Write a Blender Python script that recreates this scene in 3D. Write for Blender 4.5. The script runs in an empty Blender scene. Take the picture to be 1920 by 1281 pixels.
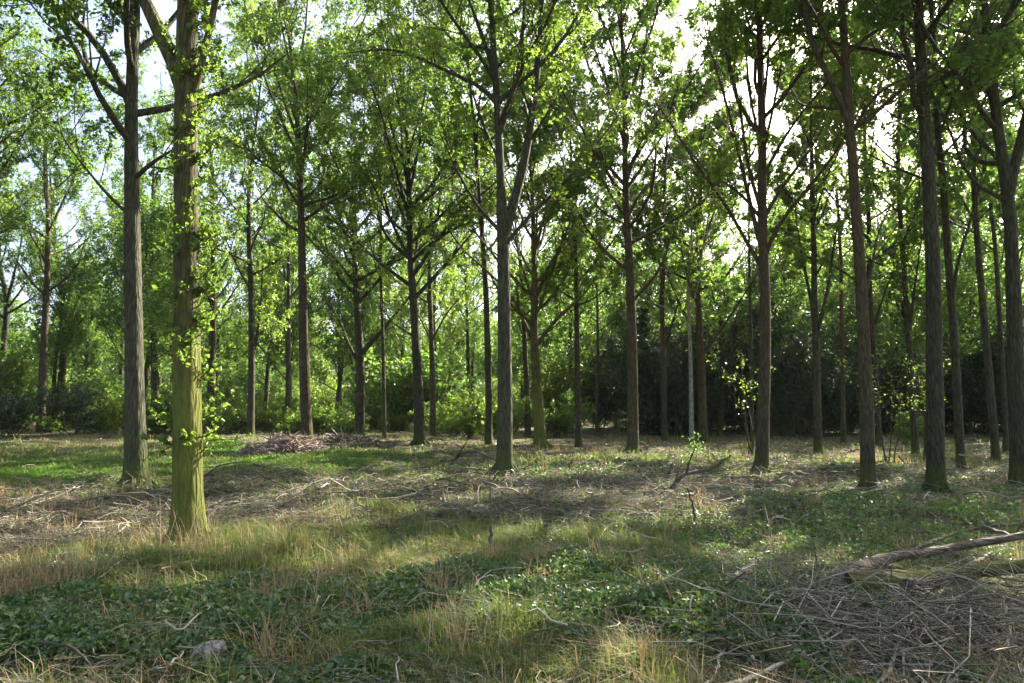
import bpy, math, random
import numpy as np
R = math.radians
# ------------------------------------------------------------------ camera, sky, sun, exposure
C = bpy.context.scene.collection
SC = bpy.context.scene
F = 1274.0; HZ = 762.0; CX, CY = 960.0, 640.5; CAMZ = 1.62
PITCH = math.atan((HZ - CY) / F)
cd = bpy.data.cameras.new('camera'); cam = bpy.data.objects.new('camera', cd); C.objects.link(cam)
cd.sensor_width = 36.0; cd.lens = F / 1920 * 36; cd.clip_start = 0.1; cd.clip_end = 2000
cam.location = (0, 0, CAMZ); cam.rotation_euler = (math.pi / 2 + PITCH, 0, 0)
SC.camera = cam
SUN_AZ, SUN_EL = R(42), R(37)
w = bpy.data.worlds.new("World"); SC.world = w; w.use_nodes = True
nt = w.node_tree; nt.nodes.clear()
sky = nt.nodes.new('ShaderNodeTexSky'); sky.sky_type = 'NISHITA'; sky.sun_disc = False
sky.sun_elevation = SUN_EL; sky.sun_rotation = SUN_AZ; sky.dust_density = 4.5; sky.air_density = 0.8; sky.ozone_density = 1.0
bgn = nt.nodes.new('ShaderNodeBackground'); bgn.inputs['Strength'].default_value = 0.10
wo = nt.nodes.new('ShaderNodeOutputWorld')
nt.links.new(sky.outputs[0], bgn.inputs[0]); nt.links.new(bgn.outputs[0], wo.inputs[0])
sd = bpy.data.lights.new('sun', 'SUN'); sd.energy = 5.0; sd.angle = R(0.5); sd.color = (1.0, 0.93, 0.80)
sun = bpy.data.objects.new('sun', sd); C.objects.link(sun)
sun.rotation_euler = (math.pi / 2 - SUN_EL, 0, math.pi - SUN_AZ)   # shines from azimuth SUN_AZ (clockwise from +Y)
sun.location = (20, 20, 40)
SC.view_settings.view_transform = 'Standard'; SC.view_settings.look = 'None'
SC.view_settings.exposure = 2.42; SC.view_settings.gamma = 1.0; SC.view_settings.use_curve_mapping = False
cy = SC.cycles
cy.max_bounces = 7; cy.diffuse_bounces = 4; cy.glossy_bounces = 2; cy.transmission_bounces = 5; cy.transparent_max_bounces = 4
cy.use_denoising = True; cy.caustics_reflective = False; cy.caustics_refractive = False
cy.sample_clamp_indirect = 6.0; cy.volume_bounces = 1

# ------------------------------------------------------------------ small maths
rng = np.random.default_rng(11)
def hash2(ix, iy, s):
    v = np.sin(ix * 127.1 + iy * 311.7 + s * 74.7) * 43758.5453
    return v - np.floor(v)
def vnoise(x, y, s=0):
    x = np.asarray(x, float); y = np.asarray(y, float)
    ix, iy = np.floor(x), np.floor(y); fx, fy = x - ix, y - iy
    fx = fx * fx * (3 - 2 * fx); fy = fy * fy * (3 - 2 * fy)
    a = hash2(ix, iy, s); b = hash2(ix + 1, iy, s); c = hash2(ix, iy + 1, s); d = hash2(ix + 1, iy + 1, s)
    return (a * (1 - fx) + b * fx) * (1 - fy) + (c * (1 - fx) + d * fx) * fy
def fbm(x, y, s=0, o=3):
    r = 0; a = .5
    for k in range(o):
        r = r + a * vnoise(x * 2 ** k, y * 2 ** k, s + k * 3); a *= .5
    return r / (1 - .5 ** o)
def terrain(x, y):
    d = np.hypot(x, y)
    z = (fbm(x * .35, y * .35, 5) - .5) * .30 + (fbm(x * 1.6, y * 1.6, 9, 2) - .5) * .10
    z = z + 0.12 * np.exp(-((x + 3.6) ** 2 + (y - 6.3) ** 2) / 2.5) + 0.10 * np.exp(-((x - 1.2) ** 2 / 4 + (y - 6.0) ** 2 / 2.0))
    return z
cp, sp = math.cos(PITCH), math.sin(PITCH)
def ray(u, v):
    a = (u - CX) / F; b = (CY - v) / F
    return np.array([a, cp - sp * b, sp + cp * b])
def at(u, v, Y):                      # the point seen at pixel (u, v) that lies Y metres ahead
    d = ray(u, v); return np.array([0, 0, CAMZ]) + d * (Y / d[1])
def ground_at(u, v, h=0.0):
    d = ray(u, v); z = 0.0
    for _ in range(6):
        t = (z + h - CAMZ) / d[2]; p = np.array([0, 0, CAMZ]) + d * t; z = float(terrain(p[0], p[1]))
    return p
def ground_uv(u, v):                  # arrays, flat ground
    a = (u - CX) / F; b = (CY - v) / F
    dz = sp + cp * b; t = -CAMZ / dz
    return a * t, (cp - sp * b) * t
def world_uv(x, y):                   # ground point -> where the photograph shows it
    zc = cp * y - sp * CAMZ; zc = np.where(zc < .3, .3, zc)
    yc = -sp * y - cp * CAMZ
    return CX + F * x / zc, CY - F * yc / zc
def unit(v):
    v = np.asarray(v, float); n = np.linalg.norm(v, axis=-1, keepdims=True); return v / np.maximum(n, 1e-9)

# ------------------------------------------------------------------ mesh builders
def make_mesh(name, V, Q, mat, parent=None, smooth=True, rnd=None, loc=None, colattr=None):
    V = np.ascontiguousarray(V, dtype=np.float32); Q = np.ascontiguousarray(Q, dtype=np.int32)
    if loc is not None: V = V - np.asarray(loc, dtype=np.float32)
    me = bpy.data.meshes.new(name)
    me.vertices.add(len(V)); me.vertices.foreach_set('co', V.ravel())
    k = Q.shape[1]
    me.loops.add(Q.size); me.loops.foreach_set('vertex_index', Q.ravel())
    me.polygons.add(len(Q)); me.polygons.foreach_set('loop_start', np.arange(0, Q.size, k, dtype=np.int32))
    if smooth: me.polygons.foreach_set('use_smooth', np.ones(len(Q), dtype=bool))
    if rnd is not None:
        a = me.attributes.new('rnd', 'FLOAT', 'POINT'); a.data.foreach_set('value', np.ascontiguousarray(rnd, dtype=np.float32))
    for nm, arr in (colattr or {}).items():
        a = me.attributes.new(nm, 'FLOAT', 'POINT'); a.data.foreach_set('value', np.ascontiguousarray(arr, dtype=np.float32))
    me.update(calc_edges=True)
    me.materials.append(mat)
    o = bpy.data.objects.new(name, me); C.objects.link(o)
    if parent is not None: o.parent = parent
    return o
class MB:
    def __init__(s): s.V = []; s.Q = []; s.n = 0; s.r = []
    def add(s, V, Q, rnd=None):
        s.V.append(V); s.Q.append(Q + s.n); s.n += len(V)
        s.r.append(np.full(len(V), .5) if rnd is None else rnd)
    def tube(s, P, rad, sides=8, cap=False, lump=0.0, rnd=None, seed=0):
        P = np.asarray(P, float); rad = np.asarray(rad, float); n = len(P)
        T = np.empty_like(P); T[1:-1] = P[2:] - P[:-2]; T[0] = P[1] - P[0]; T[-1] = P[-1] - P[-2]; T = unit(T)
        m = np.abs(unit(P[-1] - P[0])); ref = np.eye(3)[int(np.argmin(m))]
        N = unit(ref - (T @ ref)[:, None] * T); B = np.cross(T, N)
        a = np.arange(sides) * 2 * math.pi / sides
        rr = rad[:, None] * np.ones(sides)
        if lump:
            L = np.arange(n)[:, None] * .6
            rr = rr * (1 + lump * (np.sin(a * 2 + seed + L * .3) * .5 + np.sin(a * 3 + seed * 2.3 - L * .5) * .35 + (vnoise(a * 1.7 + seed * 9, L * 1.5, seed) - .5)))
        V = P[:, None] + rr[..., None] * (np.cos(a)[None, :, None] * N[:, None] + np.sin(a)[None, :, None] * B[:, None])
        V = V.reshape(-1, 3)
        i = np.arange(n - 1)[:, None] * sides; j = np.arange(sides)[None]; k = (j + 1) % sides
        Q = np.stack([i + j, i + k, i + sides + k, i + sides + j], -1).reshape(-1, 4)
        s.add(V, Q, None if rnd is None else np.full(len(V), rnd))
        if cap:
            for e, flip in ((0, True), (n - 1, False)):
                ring = V[e * sides:(e + 1) * sides]; c = P[e]
                inner = c + (ring - c) * .02
                VV = np.vstack([ring, inner]); q = np.stack([j[0], k[0], k[0] + sides, j[0] + sides], -1)
                if flip: q = q[:, ::-1]
                s.add(VV, q, None if rnd is None else np.full(len(VV), rnd))
    def build(s, name, mat, parent=None, loc=None, smooth=True, rnd=False):
        return make_mesh(name, np.vstack(s.V), np.vstack(s.Q), mat, parent, smooth, np.concatenate(s.r) if rnd else None, loc)
def many_tubes(P, rad, sides=3):      # P (N, k, 3), rad (N, k): N thin tubes at once
    N, k, _ = P.shape
    T = np.empty_like(P); T[:, 1:-1] = P[:, 2:] - P[:, :-2]; T[:, 0] = P[:, 1] - P[:, 0]; T[:, -1] = P[:, -1] - P[:, -2]; T = unit(T)
    ax = unit(P[:, -1] - P[:, 0]); ref = np.eye(3)[np.argmin(np.abs(ax), 1)][:, None]
    Nn = unit(ref - (T * ref).sum(-1, keepdims=True) * T); B = np.cross(T, Nn)
    a = np.arange(sides) * 2 * math.pi / sides
    V = P[:, :, None] + rad[:, :, None, None] * (np.cos(a)[None, None, :, None] * Nn[:, :, None] + np.sin(a)[None, None, :, None] * B[:, :, None])
    V = V.reshape(-1, 3)
    b = (np.arange(N) * k * sides)[:, None, None]; i = (np.arange(k - 1) * sides)[None, :, None]; j = np.arange(sides)[None, None]; kk = (j + 1) % sides
    Q = np.stack([b + i + j, b + i + kk, b + i + sides + kk, b + i + sides + j], -1).reshape(-1, 4)
    return V, Q
def leaves(P, size, g, up=.5, wid=.6, fine=False, axis=None):
    """one small folded leaf per point"""
    n = len(P)
    nrm = unit(g.normal(size=(n, 3)) + np.array([0, 0, up * 2.2]))
    d = g.normal(size=(n, 3)) + np.array([0, 0, -.25])
    if axis is not None: d = d * .45 + axis
    d = unit(d - (d * nrm).sum(1, keepdims=True) * nrm)
    s = np.cross(nrm, d); L = (np.asarray(size) * np.clip(np.exp(g.normal(-.08, .32, n)), .45, 1.9))[:, None]; W = L * wid * .5
    r = g.random(n)
    base = P - d * L * .5
    if fine:
        f = nrm * L * .13
        V = np.stack([base, base + d * L * .30 + s * W * .85 + f, base + d * L * .72 + s * W * .75 + f * .6, base + d * L - f,
                      base + d * L * .72 - s * W * .75 + f * .6, base + d * L * .30 - s * W * .85 + f], 1).reshape(-1, 3)
        i = (np.arange(n) * 6)[:, None]
        Q = np.concatenate([i + np.array([[0, 1, 2, 3]]), i + np.array([[0, 3, 4, 5]])])
        return V, Q, np.repeat(r, 6)
    f = nrm * L * .15
    V = np.stack([base, base + d * L * .5 + s * W + f, base + d * L, base + d * L * .5 - s * W + f], 1).reshape(-1, 3)
    Q = (np.arange(n) * 4)[:, None] + np.array([[0, 1, 2, 3]])
    return V, Q, np.repeat(r, 4)

# ------------------------------------------------------------------ materials
def new_mat(name):
    m = bpy.data.materials.new(name); m.use_nodes = True; n = m.node_tree; n.nodes.clear()
    return m, n, n.nodes.new('ShaderNodeOutputMaterial')
def node(n, t, **kw):
    x = n.nodes.new(t)
    for k, v in kw.items(): setattr(x, k, v)
    return x
def ramp(n, src, stops):
    r = n.nodes.new('ShaderNodeValToRGB'); e = r.color_ramp.elements
    while len(e) < len(stops): e.new(.5)
    for q, (p, c) in zip(e, stops): q.position = p; q.color = (*c, 1)
    n.links.new(src, r.inputs[0]); return r.outputs[0]
def mix(n, fac, a, b, typ='MIX'):
    m = n.nodes.new('ShaderNodeMix'); m.data_type = 'RGBA'; m.blend_type = typ
    for s, v in ((m.inputs[0], fac), (m.inputs[6], a), (m.inputs[7], b)):
        if isinstance(v, (int, float)): s.default_value = v
        elif isinstance(v, tuple): s.default_value = (*v, 1)
        else: n.links.new(v, s)
    return m.outputs[2]
def mathn(n, op, a, b=None, clamp=False):
    m = n.nodes.new('ShaderNodeMath'); m.operation = op; m.use_clamp = clamp
    for s, v in zip(m.inputs, (a, b)):
        if v is None: continue
        if isinstance(v, (int, float)): s.default_value = v
        else: n.links.new(v, s)
    return m.outputs[0]
def noise_tex(n, scale, detail=4, vec=None, rough=.6):
    t = n.nodes.new('ShaderNodeTexNoise'); t.inputs['Scale'].default_value = scale; t.inputs['Detail'].default_value = detail; t.inputs['Roughness'].default_value = rough
    if vec is not None: n.links.new(vec, t.inputs['Vector'])
    return t.outputs[0]
def bark_mat(name, dark, light, moss, moss_amt, moss_low=1.2, redtop=0.0, sc=(1, 1, .16)):
    m, n, out = new_mat(name)
    tc = node(n, 'ShaderNodeTexCoord'); mp = node(n, 'ShaderNodeMapping'); mp.inputs['Scale'].default_value = sc
    n.links.new(tc.outputs['Object'], mp.inputs[0]); v = mp.outputs[0]
    n1 = noise_tex(n, 22, 6, v); n2 = noise_tex(n, 60, 4, v); n3 = noise_tex(n, 2.2, 4, tc.outputs['Object'])
    vor = node(n, 'ShaderNodeTexVoronoi', feature='DISTANCE_TO_EDGE'); vor.inputs['Scale'].default_value = 19; n.links.new(v, vor.inputs['Vector'])
    h = mathn(n, 'ADD', mathn(n, 'MULTIPLY', vor.outputs[0], 1.4), mathn(n, 'MULTIPLY', n1, .9))
    c = ramp(n, h, [(.38, tuple(x * .45 for x in dark)), (.55, dark), (.85, light)])
    c = mix(n, mathn(n, 'MULTIPLY', n2, .35), c, tuple(min(1, x * 1.5) for x in light))
    big = noise_tex(n, 3.5, 5, tc.outputs['Object'], .7)
    c = mix(n, mathn(n, 'MULTIPLY', mathn(n, 'SUBTRACT', big, .55, True), 4.0, True), c, (light[0] * 1.35, light[1] * 1.42, light[2] * 1.45))
    c = mix(n, mathn(n, 'MULTIPLY', mathn(n, 'SUBTRACT', .44, big, True), 4.0, True), c, tuple(x * .6 for x in dark))
    sep = node(n, 'ShaderNodeSeparateXYZ'); n.links.new(tc.outputs['Object'], sep.inputs[0]); z = sep.outputs[2]
    if redtop:
        c = mix(n, mathn(n, 'MULTIPLY', mathn(n, 'MULTIPLY', mathn(n, 'SUBTRACT', z, 2.5, True), n3, True), redtop, True), c, (.15, .080, .038))
    low = mathn(n, 'SUBTRACT', 1.0, mathn(n, 'DIVIDE', z, moss_low), True)
    mf = mathn(n, 'ADD', mathn(n, 'MULTIPLY', low, .75 if moss_low > .05 else 0.0), moss_amt)
    mk = mathn(n, 'MULTIPLY', mathn(n, 'SUBTRACT', mathn(n, 'ADD', mathn(n, 'MULTIPLY', n3, 1.1), mf), .78), 4.0, True)
    mk = mathn(n, 'MULTIPLY', mk, ramp(n, n1, [(.3, (.35,) * 3), (.6, (1,) * 3)]))
    mc = mix(n, n2, tuple(x * .55 for x in moss), tuple(x * 1.35 for x in moss))
    c = mix(n, mk, c, mc)
    p = node(n, 'ShaderNodeBsdfPrincipled'); p.inputs['Roughness'].default_value = .9; p.inputs['Specular IOR Level'].default_value = .2
    n.links.new(c, p.inputs['Base Color'])
    b = node(n, 'ShaderNodeBump'); b.inputs['Strength'].default_value = .9; b.inputs['Distance'].default_value = .04
    n.links.new(mathn(n, 'ADD', h, mathn(n, 'MULTIPLY', n2, .3)), b.inputs['Height']); n.links.new(b.outputs[0], p.inputs['Normal'])
    n.links.new(p.outputs[0], out.inputs[0]); return m
def leaf_mat(name, stops, trans, tfac=.45, rough=.42, spec=.5, nscale=.45):
    """leaf: colour varies from leaf to leaf and from bough to bough, light passes through"""
    m, n, out = new_mat(name)
    at_ = node(n, 'ShaderNodeAttribute', attribute_name='rnd'); tc = node(n, 'ShaderNodeTexCoord'); oi = node(n, 'ShaderNodeObjectInfo')
    ns = noise_tex(n, nscale, 3, tc.outputs['Object'])
    f = mathn(n, 'ADD', mathn(n, 'ADD', mathn(n, 'MULTIPLY', at_.outputs['Fac'], .55), mathn(n, 'MULTIPLY', ns, .75)), mathn(n, 'MULTIPLY', mathn(n, 'SUBTRACT', oi.outputs['Random'], .8), .25))
    c = ramp(n, f, stops)
    tcol = mix(n, f, tuple(x * .62 for x in trans), trans)
    p = node(n, 'ShaderNodeBsdfPrincipled'); p.inputs['Roughness'].default_value = rough; p.inputs['Specular IOR Level'].default_value = spec
    n.links.new(c, p.inputs['Base Color'])
    t = node(n, 'ShaderNodeBsdfTranslucent'); n.links.new(tcol, t.inputs[0])
    s = node(n, 'ShaderNodeMixShader'); s.inputs[0].default_value = tfac
    n.links.new(p.outputs[0], s.inputs[1]); n.links.new(t.outputs[0], s.inputs[2]); n.links.new(s.outputs[0], out.inputs[0]); return m
M = {}
M['bark_moss'] = bark_mat('mossy_bark', (.045, .042, .018), (.11, .10, .045), (.16, .17, .03), .26, 2.5)
M['bark_grey'] = bark_mat('grey_bark', (.042, .042, .025), (.096, .093, .056), (.085, .10, .025), .06, 1.3)
M['bark_brown'] = bark_mat('brown_bark', (.030, .030, .017), (.070, .068, .039), (.07, .085, .02), .10, 1.0)
M['bark_red'] = bark_mat('reddish_bark', (.042, .037, .020), (.092, .078, .043), (.08, .09, .025), .10, .8, .25)
M['bark_far'] = bark_mat('far_bark', (.034, .031, .018), (.078, .070, .041), (.07, .085, .02), .14, 1.5)
M['bark_pale'] = bark_mat('pale_bark', (.20, .18, .15), (.42, .40, .35), (.12, .14, .05), .0, .6)
M['leaf'] = leaf_mat('oak_leaf', [(.15, (.022, .050, .012)), (.5, (.040, .085, .018)), (.95, (.075, .130, .025))], (.22, .39, .05), .54)
M['leaf_lime'] = leaf_mat('lime_leaf', [(.15, (.035, .070, .014)), (.5, (.065, .120, .020)), (.95, (.12, .18, .03))], (.32, .49, .06), .56)
M['leaf_dark'] = leaf_mat('evergreen_leaf', [(.15, (.014, .030, .016)), (.5, (.026, .054, .028)), (.95, (.05, .09, .04))], (.10, .19, .05), .3, .5, .4)
M['bramble'] = leaf_mat('bramble_leaf', [(.12, (.028, .055, .026)), (.4, (.06, .115, .05)), (.7, (.12, .19, .075)), (.88, (.19, .25, .09)), (1.0, (.30, .18, .08))], (.16, .28, .04), .28, .45, .45, 1.2)
M['herb'] = leaf_mat('herb_leaf', [(.12, (.035, .07, .018)), (.45, (.075, .13, .03)), (.8, (.15, .20, .05)), (1.0, (.30, .22, .09))], (.22, .36, .05), .4, .45, .45, 1.0)
M['grass'] = leaf_mat('grass_blade', [(.15, (.05, .095, .02)), (.5, (.095, .15, .035)), (.9, (.21, .22, .085))], (.28, .36, .06), .4, .55, .3, 3.0)
M['dry'] = leaf_mat('dry_grass_blade', [(.15, (.22, .15, .07)), (.5, (.36, .27, .13)), (.95, (.52, .43, .27))], (.42, .28, .12), .35, .6, .3, 3.0)
M['turf'] = leaf_mat('turf_blade', [(.15, (.04, .10, .012)), (.5, (.07, .16, .02)), (.9, (.11, .2, .03))], (.26, .50, .04), .45, .5, .3, .8)
M['litter'] = leaf_mat('litter_leaf', [(.15, (.10, .065, .042)), (.5, (.22, .15, .10)), (.95, (.44, .34, .25))], (.2, .1, .04), .1, .7, .3, 1.5)
def twig_mat(name, stops):
    m, n, out = new_mat(name)
    at_ = node(n, 'ShaderNodeAttribute', attribute_name='rnd'); tc = node(n, 'ShaderNodeTexCoord')
    ns = noise_tex(n, 25, 4, tc.outputs['Object'])
    c = ramp(n, mathn(n, 'ADD', mathn(n, 'MULTIPLY', at_.outputs['Fac'], .7), mathn(n, 'MULTIPLY', ns, .4)), stops)
    p = node(n, 'ShaderNodeBsdfPrincipled'); p.inputs['Roughness'].default_value = .8
    b = node(n, 'ShaderNodeBump'); b.inputs['Strength'].default_value = .6; b.inputs['Distance'].default_value = .01
    n.links.new(noise_tex(n, 90, 4, tc.outputs['Object']), b.inputs['Height']); n.links.new(b.outputs[0], p.inputs['Normal'])
    n.links.new(c, p.inputs['Base Color']); n.links.new(p.outputs[0], out.inputs[0]); return m
M['twig'] = twig_mat('dead_twig', [(.15, (.05, .037, .022)), (.5, (.15, .122, .082)), (.8, (.31, .27, .19)), (1.0, (.60, .56, .46))])
M['stick'] = twig_mat('fallen_stick', [(.2, (.075, .058, .038)), (.6, (.20, .163, .115)), (.9, (.46, .41, .33))])
M['brush'] = twig_mat('cut_brush', [(.15, (.14, .09, .06)), (.5, (.30, .21, .16)), (.8, (.48, .38, .32)), (1.0, (.68, .6, .54))])
M['stick_dark'] = twig_mat('dark_stick', [(.2, (.035, .027, .02)), (.6, (.08, .06, .045)), (.9, (.13, .10, .08))])
M['stick_pale'] = twig_mat('bleached_stick', [(.2, (.20, .17, .14)), (.6, (.38, .34, .29)), (.9, (.58, .53, .47))])
M['log_moss'] = bark_mat('mossy_log_bark', (.05, .036, .023), (.12, .09, .06), (.15, .16, .02), .38, .01, sc=(.2, 1, 1))
M['log_bark'] = bark_mat('dead_log_bark', (.055, .043, .031), (.15, .122, .092), (.10, .11, .03), .16, .01, sc=(.2, 1, 1))
M['weathered'] = bark_mat('weathered_wood', (.13, .115, .10), (.36, .33, .30), (.2, .2, .1), -1, .01, sc=(1, 1, .25))
M['stalk'] = twig_mat('dry_stalk', [(.2, (.3, .2, .1)), (.9, (.55, .42, .26))])

def tag(o, label=None, cat=None, group=None, kind=None):
    if label: o['label'] = label
    if cat: o['category'] = cat
    if group: o['group'] = group
    if kind: o['kind'] = kind
    return o
def empty(name, loc):
    o = bpy.data.objects.new(name, None); o.empty_display_size = .3; C.objects.link(o); o.location = tuple(float(v) for v in loc); return o

# ------------------------------------------------------------------ what grows where (in ground coordinates, laid out from the photograph)
def blob(u, v, cu, cv, su, sv): return np.exp(-(((u - cu) / su) ** 2 + ((v - cv) / sv) ** 2))
def zones(x, y):
    u, v = world_uv(x, y)
    n1 = fbm(x * .9, y * .9, 21); n2 = fbm(x * .9, y * .9, 33); n3 = fbm(x * 2.1, y * 2.1, 44)
    q1 = fbm(x * 2.6, y * 2.6, 61, 2); q2 = fbm(x * 2.4, y * 2.4, 62, 2); q3 = fbm(x * 3.1, y * 3.1, 63, 2)
    litter = 1.25 * blob(u, v, 60, 985, 330, 55) + 1.1 * blob(u, v, 480, 950, 130, 45) + 1.3 * blob(u, v, 1000, 925, 430, 38) + .9 * blob(u, v, 1150, 950, 250, 30) \
        + 0.5 * blob(u, v, 1720, 1180, 380, 120) + .9 * blob(u, v, 1550, 900, 350, 26) + .5 * blob(u, v, 1850, 900, 180, 60) + .4 * blob(u, v, 1250, 850, 300, 14) + .5*blob(u, v, 600, 840, 130, 12)
    bram = 1.1 * blob(u, v, 950, 1140, 360, 48) + 1.0 * blob(u, v, 1560, 1000, 260, 50) + 1.2 * blob(u, v, 250, 1240, 460, 80) + .8 * blob(u, v, 1250, 1190, 260, 70) \
        + .55 * blob(u, v, 1080, 890, 200, 16) + .4 * blob(u, v, 1800, 960, 220, 45) + .8 * blob(u, v, 1480, 1230, 220, 60) + .75 * blob(u, v, 1750, 1200, 280, 90) + .25 * blob(u, v, 1700, 900, 260, 25)+.6*blob(u,v,2300,1100,250,250)+.5*blob(u,v,-300,1150,250,150)
    grass = 1.0 * blob(u, v, 620, 890, 300, 50) + 1.1 * blob(u, v, 900, 1010, 380, 60) + .9 * blob(u, v, 450, 1070, 260, 60) + .8 * blob(u, v, 850, 1260, 330, 40) \
        + .7 * blob(u, v, 1100, 860, 250, 14) + .7 * blob(u, v, 150, 850, 300, 40) + .45 * blob(u, v, 60, 1100, 160, 60) + .5 * blob(u, v, 1600, 870, 300, 18) + .55 * blob(u, v, 1320, 1110, 90, 30)
    dry = .7 * blob(u, v, 40, 1080, 160, 60) + .8 * blob(u, v, 150, 830, 130, 22) + .9 * blob(u, v, 1680, 862, 170, 18) + .8 * blob(u, v, 1050, 856, 190, 10) + .35 * blob(u, v, 330, 1060, 200, 40) \
        + .5 * blob(u, v, 520, 1110, 60, 30) + .5 * blob(u, v, 800, 870, 50, 22) + .5 * blob(u, v, 600, 990, 90, 40) + .4 * blob(u, v, 900, 1080, 200, 50) + .5 * blob(u, v, 90, 960, 120, 30)+.35*blob(u,v,1330,950,120,30)
    turf = 1.2 * blob(u, v, 120, 885, 170, 15) + 1.2 * blob(u, v, 470, 865, 90, 13) + .9 * blob(u, v, 410, 838, 35, 10) + .35 * blob(u, v, 620, 868, 90, 18) + .6 * blob(u, v, 1310, 1120, 70, 22) + .35*blob(u,v,430,1040,60,12)
    far = np.clip((845 - v) / 40, 0, 1)
    clear = 1 - .97 * np.clip(1.5 * blob(u, v, 1750, 1098, 250, 34), 0, 1)
    brash = blob(u, v, 1730, 1190, 340, 90) * clear; litter = litter * clear + .6 * blob(u, v, 1450, 1140, 150, 40) + .5 * blob(u, v, 1500, 1230, 180, 40)
    f = lambda a, n, q: np.clip(a * (.3 + 1.2 * n) * np.clip((q - .25) * 3.2, 0.15, 1.5), 0, 1.4)
    return dict(brash=brash, litter=np.clip(litter * (.45 + 1.1 * n1), 0, 1.4), bram=f(bram * 1.15 + .18, n2 * .6 + .4, q1 * .8 + .15), grass=f(grass * .85 + .12 + .3 * far - .55 * np.clip(bram, 0, 1), 1 - n1, q2), dry=f(dry * .8 + .05, n3, q3), turf=f(turf, n2 * .5 + .5, q3 * .5 + .5))

# ------------------------------------------------------------------ ground
def build_ground():
    s = np.linspace(-1, 1, 421)
    gx = np.sinh(s * 5.2) / math.sinh(5.2) * 420; gy = np.sinh(s * 5.2) / math.sinh(5.2) * 420 + 6
    X, Y = np.meshgrid(gx, gy, indexing='ij'); Z = terrain(X, Y)
    V = np.stack([X, Y, Z], -1).reshape(-1, 3); n = len(s)
    i = np.arange(n - 1)[:, None] * n; j = np.arange(n - 1)[None]
    Q = np.stack([i + j, i + n + j, i + n + j + 1, i + j + 1], -1).reshape(-1, 4)
    z = zones(V[:, 0], V[:, 1])
    m, nn, out = new_mat('forest_floor')
    tc = node(nn, 'ShaderNodeTexCoord'); ob = tc.outputs['Object']
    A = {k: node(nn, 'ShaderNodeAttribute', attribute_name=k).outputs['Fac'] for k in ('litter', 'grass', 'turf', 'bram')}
    na = noise_tex(nn, 14, 8, ob, .7); nb = noise_tex(nn, 60, 5, ob, .7); nc = noise_tex(nn, 2.2, 5, ob)
    soil = ramp(nn, na, [(.3, (.035, .026, .018)), (.5, (.095, .072, .050)), (.72, (.20, .155, .115))])
    soil = mix(nn, mathn(nn, 'MULTIPLY', nb, .4), soil, (.20, .15, .11))
    green = ramp(nn, nb, [(.3, (.022, .034, .010)), (.6, (.055, .075, .02))])
    gf = mathn(nn, 'MULTIPLY', mathn(nn, 'SUBTRACT', mathn(nn, 'ADD', mathn(nn, 'ADD', A['grass'], A['turf']), mathn(nn, 'MULTIPLY', nc, .9)), .75), 1.6, True)
    c = mix(nn, gf, soil, green)
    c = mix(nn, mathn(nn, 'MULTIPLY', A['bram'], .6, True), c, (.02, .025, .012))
    p = node(nn, 'ShaderNodeBsdfPrincipled'); p.inputs['Roughness'].default_value = .95; p.inputs['Specular IOR Level'].default_value = .1
    nn.links.new(c, p.inputs['Base Color'])
    b = node(nn, 'ShaderNodeBump'); b.inputs['Strength'].default_value = 1; b.inputs['Distance'].default_value = .05
    nn.links.new(mathn(nn, 'ADD', na, mathn(nn, 'MULTIPLY', nb, .5)), b.inputs['Height']); nn.links.new(b.outputs[0], p.inputs['Normal'])
    nn.links.new(p.outputs[0], out.inputs[0])
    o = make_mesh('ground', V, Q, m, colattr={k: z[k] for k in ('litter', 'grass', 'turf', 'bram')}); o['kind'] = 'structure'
build_ground()

# ------------------------------------------------------------------ branching
UP = np.array([0, 0, 1.0])
def path(p0, d0, L, g, n=7, lift=.25, wig=.10):
    P = [np.array(p0)]; d = unit(d0); st = L / (n - 1)
    for _ in range(n - 1):
        d = unit(d + UP * lift * st / max(L, .1) * 2.0 + g.normal(size=3) * wig); P.append(P[-1] + d * st)
    return np.array(P)
def resample(P, n):
    P = np.asarray(P, float); s = np.concatenate([[0], np.cumsum(np.linalg.norm(np.diff(P, axis=0), axis=1))])
    t = np.linspace(0, s[-1], n); return np.stack([np.interp(t, s, P[:, k]) for k in range(3)], 1), s[-1]
def smooth_line(P, n, g=None, wig=0.0):
    Q, L = resample(P, n)
    for _ in range(2): Q[1:-1] = (Q[:-2] + 2 * Q[1:-1] + Q[2:]) / 4
    if g is not None and wig: Q[1:] += g.normal(size=(n - 1, 3)) * wig
    return Q, L
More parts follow.
